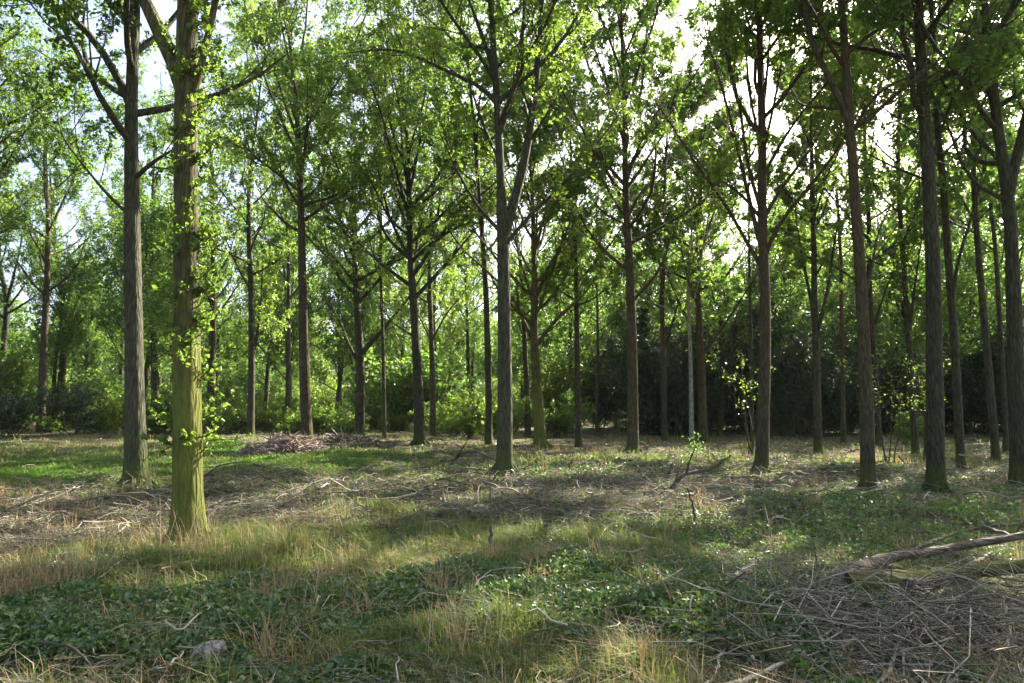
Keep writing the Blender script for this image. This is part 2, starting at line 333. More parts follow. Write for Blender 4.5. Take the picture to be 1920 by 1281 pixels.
def ramify(P, L, r0, g, mb, tw, sub_gap=.42, sub_len=1.0, t0=.22, sides=4):
    """side branches on a limb; collects twig seeds in tw"""
    n = len(P); m = max(3, int(L * (1 - t0) / sub_gap)); az = g.uniform(0, 6.28)
    for k in range(m):
        t = t0 + (1 - t0) * (k + g.uniform(0, .8)) / m; f = min(t, .999) * (n - 1); i = int(f); p = P[i] + (P[min(i + 1, n - 1)] - P[i]) * (f - i)
        tan = unit(P[min(i + 1, n - 1)] - P[max(i - 1, 0)]); az += 2.4 + g.uniform(-.4, .4)
        a = unit(np.cross(tan, UP) + 1e-3); b = np.cross(tan, a); side = a * math.cos(az) + b * math.sin(az)
        d = unit(tan * g.uniform(.5, 1.1) + side * 1.0 + UP * .25)
        l = sub_len * g.uniform(.6, 1.25) * (.55 + .75 * math.sin(math.pi * min(1, (t - t0) / (1 - t0) * .75 + .2)))
        S = path(p, d, l, g, 5, .35, .13); rr = max(.006, r0 * (1 - t) * .42 + .007)
        mb.tube(S, np.linspace(rr, .005, 5), sides)
        nt_ = max(3, int(l / .17))
        for q in range(nt_):
            tq = .2 + .8 * (q + g.random()) / nt_; fq = min(tq, .999) * 4; iq = int(fq)
            pq = S[iq] + (S[iq + 1] - S[iq]) * (fq - iq); tt = unit(S[iq + 1] - S[iq])
            tw.append((*pq, *unit(tt * .9 + g.normal(size=3) * .75 + UP * .1), g.uniform(.25, .6) * (.7 + .3 * sub_len)))
def twigs_and_leaves(tw, g, n_leaf, size, fine, spread=.07, up=.35, gaps=False):
    tw = np.array(tw)
    if gaps: tw = tw[canopy_gaps(tw[:, :3] + tw[:, 3:6] * tw[:, 6:7] * .5, g)]
    N = len(tw); p = tw[:, :3]; d = tw[:, 3:6]; l = tw[:, 6:7]
    mid = p + d * l * .5 + g.normal(size=(N, 3)) * .03; end = p + d * l + g.normal(size=(N, 3)) * .06 + np.array([0, 0, -.04])
    P = np.stack([p, mid, end], 1); V, Q = many_tubes(P, np.tile(np.array([.005, .004, .002]), (N, 1)))
    i = g.integers(0, N, n_leaf); t = g.uniform(0, 1, (n_leaf, 1)) ** .6 * 1.1
    q = p[i] + d[i] * l[i] * t + g.normal(size=(n_leaf, 3)) * spread
    if gaps: q = q[canopy_gaps(q, g)]
    lv = leaves(q, size, g, up=up, wid=.62, fine=fine)
    return (V, Q), lv
SDIR = np.array([math.sin(SUN_AZ) * math.cos(SUN_EL), math.cos(SUN_AZ) * math.cos(SUN_EL), math.sin(SUN_EL)])
GAPS = [(420, 1065, 300, 55), (330, 1020, 60, 30), (130, 887, 170, 9), (450, 865, 80, 8), (780, 904, 110, 8), (1060, 893, 170, 9), (1330, 902, 140, 9), (1180, 972, 130, 8), (1120, 1205, 70, 18), (1450, 870, 200, 6),
        (150, 990, 200, 14), (1100, 858, 150, 6), (1700, 862, 170, 7), (820, 1040, 120, 14), (1560, 1060, 60, 12), (1700, 945, 120, 9), (600, 905, 60, 8), (1850, 925, 70, 8), (1600, 915, 90, 7), (900, 1250, 150, 14), (560, 808, 420, 11), (525, 845, 70, 10), (120, 815, 150, 8), (250, 1215, 60, 12), (620, 1150, 60, 10), (1330, 1150, 60, 12), (1620, 1130, 90, 12), (1780, 1240, 60, 16), (60, 1120, 90, 16)]
LIT = [(352, 1030), (255, 915), (946, 890), (1014, 838), (674, 822), (576, 838), (1187, 848), (1427, 890)]
LITP = [ground_at(*q)[:2] for q in LIT]
def canopy_gaps(P, g):
    """openings in the leaf roof, slanting the way the sun shines, so that flecks of sun reach floor and trunks"""
    G2 = P[:, :2] - SDIR[:2] / SDIR[2] * P[:, 2:3]; u, v = world_uv(G2[:, 0], G2[:, 1]); m = np.zeros(len(P))
    for cu, cv, su, sv in GAPS: m = np.maximum(m, 1.15 * np.exp(-(((u - cu) / su) ** 2 + ((v - cv) / sv) ** 2)))
    m = np.maximum(m, np.clip((fbm(G2[:, 0] * .9, G2[:, 1] * .9, 91) - .54) * 9, 0, .95)) + (vnoise(G2[:, 0] * 2.2, G2[:, 1] * 2.2, 92) - .5) * .7
    back = -SDIR[:2] / np.linalg.norm(SDIR[:2]); side = np.array([-back[1], back[0]])
    for c in LITP:
        a = (G2 - c) @ back; b = (G2 - c) @ side; m = np.maximum(m, (np.abs(b) < .62) * (a > -.4) * (a < 7.5) * 1.3)
    return g.random(len(P)) > np.clip(m * 1.8 - .4, 0, .97)
def oak(label, trunk_px, w_px, H, limbs=(), cb=.4, cr=3.2, nl=14, leaf_n=20000, leaf=.11, bark='bark_brown', leafm='leaf', name='oak_tree', cat='tree', group=None,
        seed=1, D=None, flare=.45, fine=False, dens=1.0, shoots=0, top_r=.15, el=(.42, 1.15), base=None, limb_r=.4, fork=None):
    g = np.random.default_rng(seed)
    if base is None:
        if D is None: base = ground_at(*trunk_px[0])
        else: base = at(trunk_px[0][0], trunk_px[0][1], D)
        D = base[1]; base[2] = terrain(base[0], base[1]) - .03
        pts = [base] + [at(u, v, D) for u, v in trunk_px[1:]]
    else:
        base = np.array([base[0], base[1], float(terrain(base[0], base[1])) - .03]); D = max(8, base[1]); pts = [base, base + np.array([g.normal() * .1, g.normal() * .1, 3.0])]
    r0 = w_px / 2 * D / F * .94
    z0 = base[2]; last = pts[-1]; dr = unit(pts[-1] - pts[-2])
    while last[2] < z0 + H - .5:
        dr = unit(dr + UP * .25 + g.normal(size=3) * np.array([.07, .07, 0])); last = last + dr * 1.4; pts.append(last)
    n = int(max(14, H * 1.6)); P, L = smooth_line(pts, n)
    P[0] = base
    # extra rings at the foot for the root flare
    lo = P[0] + (P[1] - P[0]) * np.array([0, .12, .3, .6])[:, None]; P = np.vstack([lo, P[1:]])
    hz = np.clip((P[:, 2] - z0) / H, 0, 1)
    rad = r0 * (1.02 - hz) ** .75 + .012; rad = rad * (1 + flare * np.exp(-(P[:, 2] - z0) / .28))
    if fork: rad = np.where(hz * H > fork, rad * .78, rad)
    root = empty(name, base); tag(root, label, cat, group)
    big = w_px > 18
    mb = MB(); mb.tube(P, rad, 18 if big else 9, lump=.10 if big else .05, seed=seed)
    if big:                                                     # surface roots reaching out of the foot
        for k in range(6):
            a = k * 1.05 + g.uniform(-.3, .3); dv = np.array([math.cos(a), math.sin(a), 0])
            b0 = base + UP * .30 + dv * r0 * .75; b1 = base + dv * r0 * 1.5 + UP * .10; b2 = base + dv * r0 * g.uniform(2.2, 3.1) - UP * .03
            mb.tube(smooth_line([b0, b1, b2], 6)[0], np.linspace(r0 * .42, r0 * .14, 6), 8)
    mb.build('trunk', M[bark], root, base)
    tw = []; tb = MB()
    def trunk_at(z):
        i = int(np.clip(np.searchsorted(P[:, 2], z), 1, len(P) - 1)); t = (z - P[i - 1, 2]) / max(1e-6, P[i, 2] - P[i - 1, 2]); t = min(1, max(0, t))
        return P[i - 1] + (P[i] - P[i - 1]) * t, rad[i - 1] + (rad[i] - rad[i - 1]) * t
    zs = []
    for lm in limbs:
        px, lw = lm[0], lm[1]; slope = lm[2] if len(lm) > 2 else g.uniform(-.35, .35)
        A = at(*px[0], D); q = [trunk_at(A[2] - .05)[0]]
        u0, v0 = px[0]
        for (u, v) in px[1:]:
            dist = math.hypot(u - u0, v - v0) * D / F; q.append(at(u, v, D + slope * dist))
        ex = lm[3] if len(lm) > 3 else 1.6
        dd = unit(q[-1] - q[-2])
        for _ in range(int(ex / .6)):
            dd = unit(dd + UP * .12 + g.normal(size=3) * .12); q.append(q[-1] + dd * .6)
        S, l = smooth_line(q, max(7, int(l_ / .35) if (l_ := 0) else 12))
        rr = lw / 2 * D / F; rads = rr * (1.02 - np.linspace(0, 1, len(S))) ** .8 + .006; rads[0] *= 1.25
        lb = MB(); lb.tube(S, rads, 8 if big else 6); ramify(S, l, rr, g, lb, tw, .38, cr * .34, .25)
        lb.build('limb', M[bark], root, base); zs.append(A[2])
    az = g.uniform(0, 6.28)
    for k in range(nl):
        t = (k + g.uniform(.1, .9)) / nl; z = z0 + H * (cb + (1 - cb) * t * .93); p, rt = trunk_at(z); az += 2.4 + g.uniform(-.3, .3)
        e = el[0] + (el[1] - el[0]) * t + g.uniform(-.12, .12)
        d = np.array([math.cos(az) * math.cos(e), math.sin(az) * math.cos(e), math.sin(e)])
        prof = math.sin(math.pi * min(1, .30 + .62 * t)) ** .8
        l = cr * (.55 + .65 * prof) * g.uniform(.8, 1.2) / max(.55, math.cos(e) + .25)
        S = path(p, d, l, g, 8, .34, .10); rr = min(rt * .55, max(.018, r0 * limb_r * (1 - t * .6)))
        lb = MB(); lb.tube(S, rr * (1.02 - np.linspace(0, 1, 8)) ** .8 + .006, 6 if big else 5)
        ramify(S, l, rr, g, lb, tw, .42 / dens, cr * .36, .22, 4 if big else 3)
        lb.build('limb', M[bark], root, base)
    (V, Q), lv = twigs_and_leaves(tw, g, int(leaf_n * 1.38), leaf * .9, fine, gaps=True)
    tb.add(V, Q); tb.build('twigs', M[bark], root, base)['kind'] = 'stuff'
    make_mesh('crown', lv[0], lv[1], M[leafm], root, True, lv[2], base)
    if shoots:
        for k in range(shoots):
            z = z0 + g.uniform(1.0, 7.0) if k % 3 else z0 + g.uniform(2.0, 5.6); p, rt = trunk_at(z); a = g.normal(-.4, 1.3)
            p = p + np.array([math.cos(a), math.sin(a), 0]) * rt * .9; sb = MB(); st = []
            for j in range(int(g.integers(1, 4))):
                a2 = a + g.normal(0, .5); d = np.array([math.cos(a2), math.sin(a2), g.uniform(-.2, .9)]); l = g.uniform(.10, .48); S = path(p, d, l, g, 5, .2, .22)
                sb.tube(S, np.linspace(.008, .003, 5), 4)
                for q in S[1:]: st += [(*q, *unit(g.normal(size=3)), g.uniform(.04, .10))]
            st = np.array(st); m_ = len(st) * 6; i = g.integers(0, len(st), m_)
            q = st[i, :3] + st[i, 3:6] * st[i, 6:7] * g.uniform(0, 1, (m_, 1)) + g.normal(size=(m_, 3)) * .015
            l2 = leaves(q, .05, g, up=.2, wid=.65, fine=True)
            so = sb.build('shoot', M[bark], root, base); make_mesh('leaves', l2[0], l2[1], M['leaf_lime'], so, True, l2[2], base)
    return root

exec_trees = []
HB = 'bark_brown'
# ---- the big foreground trees -------------------------------------------------
oak('thick mossy trunk nearest the camera at left, hung with leafy shoots, right side sunlit', [(352, 1030), (351, 800), (350, 600), (350, 400), (347, 200), (350, 90), (354, -60)], 54, 15,
    limbs=[([(345, 165), (318, 90), (285, 35), (262, -10), (240, -80)], 30, .1, 3), ([(362, 215), (383, 120), (392, 60), (408, -20), (430, -120)], 13, -.1, 3)],
    cb=.48, cr=4.0, nl=14, leaf_n=22000, leaf=.085, bark='bark_moss', leafm='leaf_lime', seed=3, fine=True, shoots=80, flare=.55)
oak('tall grey trunk with a mossy flared foot, just left of the shoot-covered mossy tree', [(255, 915), (252, 700), (249, 500), (247, 300), (246, 180), (252, 60), (256, -60)], 38, 15,
    limbs=[([(240, 195), (213, 125), (185, 78), (135, 25), (85, -5), (20, -40)], 15, .1, 3), ([(262, 335), (285, 305), (305, 292)], 9, -.6, .6), ([(240, 405), (195, 360), (150, 300), (115, 260), (108, 230)], 6, .2, 1)],
    cb=.46, cr=4.6, nl=17, leaf_n=42000, leaf=.095, bark='bark_grey', seed=5, fine=True, flare=.6)
oak('tall straight grey-brown trunk in the middle of the clearing, forking high up', [(946, 890), (947, 760), (946, 600), (943, 450), (938, 320), (934, 220), (926, 110), (920, -10)], 31, 15.5, fork=7,
    limbs=[([(950, 440), (966, 390), (985, 300), (1000, 210), (1010, 120), (1016, 0), (1020, -60)], 19, .15, 2.5), ([(1005, 190), (1050, 90), (1102, -5)], 9, -.1, 2), ([(935, 190), (914, 165), (850, 140), (785, 108), (745, 88), (690, 95)], 9, -.15, 1.0),
           ([(932, 140), (905, 70), (880, 0)], 9, .1, 2), ([(940, 250), (965, 170), (978, 90), (985, -10)], 10, -.2, 2), ([(930, 435), (892, 385), (862, 330)], 7, -.3, 1.5), ([(955, 460), (1000, 395), (1060, 345), (1115, 275)], 7, -.3, 1.5), ([(935, 535), (905, 500), (880, 480)], 4, .3, 1),
           ([(935, 300), (905, 235), (885, 170)], 6, .3, 1.5)],
    cb=.54, cr=4.4, nl=15, leaf_n=36000, leaf=.10, bark='bark_grey', leafm='leaf_lime', seed=7, flare=.35)
oak('slender leaning red-brown trunk with a long left fork, third big trunk from the right edge', [(1628, 922), (1623, 720), (1614, 520), (1601, 340), (1592, 200), (1578, 0), (1570, -80)], 24, 15,
    limbs=[([(1596, 235), (1570, 165), (1540, 125), (1517, 80), (1508, 0), (1500, -60)], 13, .1, 2), ([(1600, 250), (1625, 195), (1660, 158), (1705, 145), (1780, 110)], 6, -.2, 1), ([(1618, 570), (1634, 510), (1642, 450), (1660, 400)], 6, .5, 1)],
    cb=.48, cr=4.0, nl=14, leaf_n=30000, leaf=.10, bark='bark_red', leafm='leaf', seed=13, flare=.25)
oak('very dark thick trunk curving left as it rises, second big trunk from the right edge', [(1756, 926), (1753, 760), (1751, 520), (1741, 310), (1727, 160), (1722, 0), (1718, -80)], 32, 16,
    limbs=[([(1722, 60), (1690, 25), (1670, 10)], 6, -.2, 1), ([(1742, 320), (1775, 210), (1800, 150), (1850, 70)], 5, .2, 2)],
    cb=.46, cr=4.0, nl=15, leaf_n=32000, leaf=.10, bark='bark_brown', leafm='leaf', seed=17, flare=.25)
oak('thick dark forked trunk at the right edge of the picture', [(1914, 908), (1906, 720), (1899, 520), (1893, 360), (1876, 290), (1862, 180), (1855, 90), (1842, -20)], 29, 16,
    limbs=[([(1893, 360), (1915, 260), (1935, 180), (1950, 60)], 18, -.1, 3), ([(1890, 375), (1850, 355), (1828, 352), (1800, 300), (1780, 240)], 8, -.2, 1), ([(1878, 300), (1835, 265), (1808, 235), (1780, 170), (1750, 125)], 8, .1, 1.5)],
    cb=.40, cr=4.2, nl=15, leaf_n=34000, leaf=.10, bark='bark_brown', seed=19, flare=.5)
oak('fan-shaped tree of many long rising limbs, left of the leaning red-brown trunk', [(1427, 890), (1433, 740), (1436, 600), (1433, 480), (1428, 400), (1430, 300), (1428, 200), (1425, 110)], 24, 16,
    limbs=[([(1425, 505), (1388, 435), (1358, 375), (1300, 305), (1270, 250)], 8, -.1), ([(1426, 480), (1408, 390), (1386, 290), (1362, 190), (1330, 90)], 9, .1), ([(1432, 480), (1460, 415), (1510, 360), (1560, 300), (1585, 255)], 8, -.2), ([(1430, 410), (1465, 350), (1515, 290), (1565, 200)], 7, .2),
           ([(1430, 330), (1475, 250), (1520, 190)], 6, -.1), ([(1425, 410), (1380, 350), (1335, 335), (1290, 280)], 6, .3), ([(1427, 400), (1400, 310), (1390, 210), (1370, 120)], 7, -.3), ([(1430, 290), (1455, 180), (1470, 90)], 6, .2), ([(1428, 280), (1405, 180), (1398, 80)], 6, 0), ([(1430, 230), (1440, 120), (1445, 20)], 6, .1)],
    cb=.50, cr=4.0, nl=15, leaf_n=42000, leaf=.10, bark='bark_red', leafm='leaf_lime', seed=23, flare=.35, el=(.75, 1.25))
oak('straight red-brown trunk right of centre with paired curving lower limbs', [(1187, 848), (1186, 700), (1183, 580), (1180, 480), (1174, 400), (1172, 300), (1171, 200)], 20, 18,
    limbs=[([(1180, 505), (1135, 475), (1100, 430), (1080, 390)], 7, .1, 1), ([(1183, 565), (1225, 525), (1250, 480), (1258, 440)], 6, -.1, 1), ([(1180, 455), (1235, 430), (1310, 385), (1360, 340)], 6, .1, 1), ([(1173, 360), (1140, 335), (1125, 280)], 5, 0, 1.5), ([(1174, 420), (1130, 400), (1100, 360)], 4, .3, 1), ([(1173, 410), (1200, 360), (1235, 330)], 5, .2, 1.5), ([(1172, 350), (1190, 290), (1215, 240)], 5, -.2, 1.5)],
    cb=.42, cr=4.8, nl=20, leaf_n=46000, leaf=.12, bark='bark_red', seed=29, flare=.3, el=(.6, 1.25))
oak('broad-crowned tree left of the central trunk with many limbs fanning from its top', [(787, 834), (784, 720), (776, 580), (769, 480), (768, 380), (765, 290)], 21, 16,
    limbs=[([(769, 485), (722, 445), (702, 390), (690, 330)], 7, .1), ([(772, 490), (820, 445), (880, 415), (915, 380)], 7, -.2), ([(777, 560), (840, 490), (905, 415)], 7, .2), ([(768, 390), (820, 335), (845, 285)], 7, -.1), ([(768, 400), (740, 340), (715, 265)], 6, .2), ([(767, 370), (755, 290), (750, 210)], 6, .1), ([(767, 365), (785, 280), (800, 200)], 6, -.1), ([(768, 440), (735, 420), (700, 350)], 5, -.4), ([(783, 630), (735, 605), (725, 590)], 4, .3, .6)],
    cb=.40, cr=4.8, nl=18, leaf_n=32000, leaf=.12, bark='bark_brown', leafm='leaf_lime', seed=31, flare=.35, el=(.65, 1.25))
oak('tree with sunlit right edge and wide low fork, left of the broad-crowned tree', [(674, 822), (676, 740), (675, 660), (668, 560), (666, 460), (663, 360)], 20, 17,
    limbs=[([(673, 685), (650, 640), (638, 600), (615, 575)], 7, .1, 1), ([(678, 665), (725, 610), (770, 555), (800, 500)], 9, -.1, 1), ([(669, 570), (715, 520), (760, 465), (785, 440)], 7, .2), ([(667, 530), (610, 465), (572, 425)], 7, .1), ([(665, 440), (640, 385), (610, 330)], 6, -.2), ([(664, 400), (690, 340), (705, 290)], 6, .1)],
    cb=.40, cr=5.0, nl=18, leaf_n=32000, leaf=.13, bark='bark_brown', leafm='leaf', seed=37, flare=.3)
oak('tall thin straight trunk rising beside the heap of cut branches', [(576, 838), (571, 700), (568, 560), (565, 420), (561, 300), (556, 200), (545, 90)], 20, 20,
    limbs=[([(566, 415), (600, 392), (650, 362)], 7, -.1, 1), ([(565, 390), (535, 345), (517, 290)], 6, .1, 1), ([(567, 375), (590, 358), (605, 345), (615, 270)], 5, .1, 1), ([(566, 430), (605, 475), (655, 515)], 4, -.2, .5), ([(558, 260), (535, 200), (510, 110)], 6, 0), ([(558, 280), (590, 210), (600, 120)], 6, .1)],
    cb=.42, cr=4.6, nl=18, leaf_n=32000, leaf=.12, bark='bark_red', leafm='leaf_lime', seed=41, flare=.25)
oak('low spreading tree with a sunlit mossy trunk, just right of the central grey trunk', [(1014, 838), (1010, 760), (1003, 680), (1001, 610), (1003, 520), (1000, 440)], 21, 13,
    limbs=[([(1003, 650), (1045, 595), (1090, 560), (1118, 520)], 8, -.1, 1), ([(1001, 645), (972, 580), (948, 535)], 8, .1, 1), ([(1002, 560), (1045, 470), (1105, 400)], 7, .1), ([(1002, 600), (1035, 510), (1060, 430)], 6, -.2), ([(1002, 570), (975, 490), (960, 410)], 6, .1), ([(1001, 540), (1005, 440), (1010, 350)], 6, 0)],
    cb=.38, cr=4.2, nl=16, leaf_n=26000, leaf=.13, bark='bark_moss', leafm='leaf_lime', seed=43, flare=.5)
oak('red-barked upper trunk with a long right limb, close beside the thin pale stem', [(1319, 830), (1317, 740), (1313, 640), (1308, 540), (1309, 440), (1315, 350)], 17, 15,
    limbs=[([(1318, 668), (1365, 600), (1400, 545), (1430, 500)], 6, -.1, 1), ([(1308, 650), (1275, 570), (1248, 510), (1240, 470)], 5, .1, 1)],
    cb=.42, cr=4.2, nl=16, leaf_n=22000, leaf=.14, bark='bark_red', seed=47, flare=.2)
oak('dark forked tree in front of the dark thicket, left of the leaning red trunk', [(1534, 855), (1532, 740), (1529, 620), (1526, 560), (1527, 480), (1524, 400)], 15, 14,
    limbs=[([(1528, 600), (1508, 500), (1494, 430), (1490, 380)], 7, .1, 1), ([(1530, 640), (1552, 545), (1565, 450), (1575, 390)], 7, -.1, 1), ([(1527, 520), (1545, 490), (1560, 465)], 4, .2, 1)],
    cb=.45, cr=2.4, nl=11, leaf_n=9000, leaf=.13, bark='bark_brown', leafm='leaf_lime', seed=53, flare=.2)
# ---- thinner trees further back: label, trunk pixels, width, height, forks -----
MID = [
 ('thin dark trunk between the two thickest right-hand trunks, forked at half height', [(1802, 882), (1793, 700), (1784, 560), (1775, 450), (1770, 350)], 15, 15, [([(1787, 560), (1800, 470), (1830, 385), (1842, 320)], 6, -.1)], 'bark_brown', 'leaf'),
 ('slim leaning trunk just left of the forked trunk at the right edge', [(1868, 862), (1856, 720), (1843, 580), (1832, 450), (1826, 360)], 13, 15, [], 'bark_brown', 'leaf'),
 ('thin trunk almost hidden behind the forked trunk at the right edge', [(1886, 845), (1882, 720), (1874, 600), (1868, 480)], 9, 14, [], 'bark_brown', 'leaf'),
 ('thin trunk directly behind the leaning red-brown trunk', [(1648, 838), (1641, 700), (1633, 600), (1628, 500)], 12, 14, [([(1634, 620), (1655, 560), (1672, 510)], 4, .1)], 'bark_brown', 'leaf_lime'),
 ('slim trunk splitting in two, seen between the leaning red trunk and the very dark trunk', [(1716, 846), (1710, 720), (1702, 620), (1696, 520), (1690, 440)], 12, 14, [([(1704, 640), (1712, 560), (1722, 490)], 6, -.1)], 'bark_brown', 'leaf'),
 ('thin brown stem against the dark thicket just left of the leaning red trunk', [(1582, 832), (1580, 720), (1578, 600), (1577, 500)], 9, 13, [], 'bark_red', 'leaf_lime'),
 ('thinnest dark stem left of the fan-shaped tree', [(1410, 834), (1409, 720), (1408, 600), (1404, 480)], 6, 13, [], 'bark_brown', 'leaf'),
 ('thin pale stem like a birch, close left of the red-barked trunk', [(1297, 832), (1296, 740), (1294, 640), (1290, 560)], 8, 11, [], 'bark_pale', 'leaf_lime'),
 ('thin forked tree between the red-brown trunk right of centre and the pale stem', [(1246, 828), (1245, 740), (1243, 640), (1240, 540)], 11, 14, [([(1244, 660), (1262, 600), (1275, 560)], 5, .1)], 'bark_brown', 'leaf_lime'),
 ('small crooked trunk midway between the sunlit mossy tree and the red-brown trunk', [(1085, 832), (1083, 740), (1082, 640), (1080, 560)], 12, 12, [], 'bark_brown', 'leaf'),
 ('very thin grey stem in shade right of the small crooked trunk', [(1119, 812), (1120, 720), (1121, 620), (1119, 540)], 6, 13, [], 'bark_grey', 'leaf'),
 ('dark thin trunk standing close left of the central grey trunk', [(916, 834), (917, 740), (914, 640), (911, 540), (905, 450)], 13, 15, [], 'bark_brown', 'leaf'),
 ('distant thin stem wrapped in sunny leaves between the broad-crowned tree and the central trunk', [(879, 800), (878, 700), (876, 600), (872, 500)], 8, 15, [], 'bark_grey', 'leaf_lime'),
 ('thin grey trunk with a small fan of branches, right of the broad-crowned tree', [(812, 818), (811, 720), (809, 640), (806, 560), (805, 480)], 12, 15, [([(809, 640), (785, 590), (765, 560)], 4, .1), ([(810, 640), (835, 590), (860, 560)], 4, -.1)], 'bark_grey', 'leaf_lime'),
 ('very thin stem between the wide low-forked tree and the broad-crowned tree', [(721, 822), (720, 740), (718, 640), (716, 560)], 7, 14, [], 'bark_brown', 'leaf'),
 ('thin distant stem just left of the wide low-forked tree', [(638, 800), (637, 720), (635, 640), (634, 540)], 7, 15, [], 'bark_brown', 'leaf'),
 ('thin straight trunk close left of the tall thin trunk by the branch heap', [(540, 812), (540, 720), (541, 600), (541, 480)], 10, 16, [([(541, 620), (515, 580), (500, 560)], 4, .1)], 'bark_brown', 'leaf'),
 ('brown twin-stemmed trunk midway between the mossy foreground tree and the branch heap', [(470, 820), (472, 700), (472, 600), (468, 480), (466, 400)], 14, 16, [([(476, 680), (487, 600), (492, 520)], 7, .1), ([(480, 650), (505, 630), (515, 600)], 3, .1, .5)], 'bark_brown', 'leaf_lime'),
 ('brown trunk close behind the right side of the mossy foreground tree', [(394, 806), (397, 700), (400, 560), (399, 430), (396, 330)], 16, 17, [([(399, 600), (430, 560), (455, 520)], 4, .1)], 'bark_red', 'leaf_lime'),
 ('dim trunk seen in the gap between the two big left trunks', [(292, 806), (290, 700), (288, 600), (284, 480), (286, 380)], 15, 16, [], 'bark_brown', 'leaf'),
 ('thin dark stem close left of the tall grey trunk', [(226, 796), (227, 700), (230, 600), (226, 480)], 9, 15, [], 'bark_brown', 'leaf'),
 ('crooked forked trunk, right one of the pair near the left edge', [(108, 800), (114, 730), (121, 640), (118, 570), (109, 500)], 15, 14, [([(121, 640), (140, 570), (165, 530)], 6, -.1), ([(119, 580), (140, 520), (160, 450)], 6, .1)], 'bark_brown', 'leaf_lime'),
 ('straight dark brown trunk, left one of the pair near the left edge', [(76, 812), (80, 700), (85, 600), (89, 500), (91, 400)], 15, 17, [], 'bark_red', 'leaf'),
 ('forked dark tree cut by the left edge of the picture', [(-12, 800), (2, 680), (13, 600), (12, 550), (-5, 480)], 15, 15, [([(13, 570), (30, 500), (45, 430)], 6, -.1), ([(14, 580), (50, 530), (80, 490)], 4, .1)], 'bark_brown', 'leaf'),
 ('second dark trunk hidden half behind the low spreading mossy tree', [(990, 820), (988, 740), (984, 650), (980, 560)], 12, 14, [], 'bark_brown', 'leaf'),
]
for k, (lab, tp, wpx, H, lim, bk, lf) in enumerate(MID):
    if tp[0][0] < 920 and k != 24: H += 6
    lft = tp[0][0] < 1000
    if tp[0][0] > 1050: H += 4
    oak(lab, tp, wpx, H, limbs=lim, cb=.34, cr=4.8 if lft else 4.2, nl=18 if lft else 16, leaf_n=24000 if lft else 20000, leaf=.14, bark=bk, leafm=lf, name='woodland_tree', seed=100 + k, flare=.25, limb_r=.35)

# ------------------------------------------------------------------ copies: prototypes far off, then the wood behind and around
def copy_tree(o, loc, rz, sc, label, group):
    r = o.copy(); C.objects.link(r); r.location = loc; r.rotation_euler = (0, 0, rz); r.scale = (sc, sc, sc * 1.0); r['label'] = label; r['group'] = group
    for ch in o.children:
        c = ch.copy(); C.objects.link(c); c.parent = r
        for gch in ch.children:
            d = gch.copy(); C.objects.link(d); d.parent = c
    return r
def far_proto(seed, H, base, leafm, label, group, cr=3.9, cb=.25, nl=18, n=16000):
    """background tree: trunk with its limbs in one mesh, crown of larger leaves"""
    g = np.random.default_rng(seed); base = np.array([base[0], base[1], float(terrain(base[0], base[1])) - .05])
    root = empty('distant_tree', base); tag(root, label, 'tree', group)
    n_ = 10; P = path(base, (g.normal() * .04, g.normal() * .04, 1), H, g, n_, .1, .04); hz = np.linspace(0, 1, n_); r0 = .20
    mb = MB(); mb.tube(P, r0 * (1.03 - hz) ** .8 + .01, 8, lump=.05, seed=seed); mb.build('trunk', M['bark_far'], root, base)
    bb = MB(); tw = []; az = 0
    for k in range(nl):
        t = (k + g.random()) / nl; f = (cb + (1 - cb) * t * .95) * (n_ - 1); i = int(f); p = P[i] + (P[min(i + 1, n_ - 1)] - P[i]) * (f - i); az += 2.4
        e = .6 + .6 * t; d = np.array([math.cos(az) * math.cos(e), math.sin(az) * math.cos(e), math.sin(e)])
        l = cr * (.6 + .6 * math.sin(math.pi * min(1, .25 + .65 * t))) * g.uniform(.8, 1.25)
        S = path(p, d, l, g, 6, .25, .1); bb.tube(S, np.linspace(.05, .012, 6), 5); ramify(S, l, .05, g, bb, tw, .6, cr * .38, .2, 3)
    (V, Q), lv = twigs_and_leaves(tw, g, n, .17, False, .16)
    bb.add(V, Q); bb.build('branches', M['bark_far'], root, base)
    make_mesh('crown', lv[0], lv[1], M[leafm], root, True, lv[2], base)
    return root
G = np.random.default_rng(77)
FARL = 'slim tree among many in the distant wood behind the clearing'; FARG = 'distant trees of the wood behind the clearing'
protos = [far_proto(200 + k, (12, 14, 11, 13, 15)[k], (-60 + 30 * k, 92 + 5 * (k % 2)), ('leaf', 'leaf_lime', 'leaf', 'leaf', 'leaf')[k], FARL, FARG) for k in range(5)]
placed = []
def free(x, y, dmin):
    for a, b in placed:
        if (a - x) ** 2 + (b - y) ** 2 < dmin * dmin: return False
    placed.append((x, y)); return True
for o in list(C.objects):
    if o.type == 'EMPTY': placed.append((o.location.x, o.location.y))
cnt = 0
while cnt < 104:
    a = G.uniform(-.80, .80); d = G.uniform(40, 105) if cnt < 82 else G.uniform(44, 62); x, y = d * math.sin(a), d * math.cos(a)
    if a < .08 and d < 49: continue
    if not free(x, y, 3.6): continue
    copy_tree(protos[cnt % 5], (x, y, float(terrain(x, y)) - .05), G.uniform(0, 6.28), G.uniform(.8, 1.1), FARL, FARG); cnt += 1
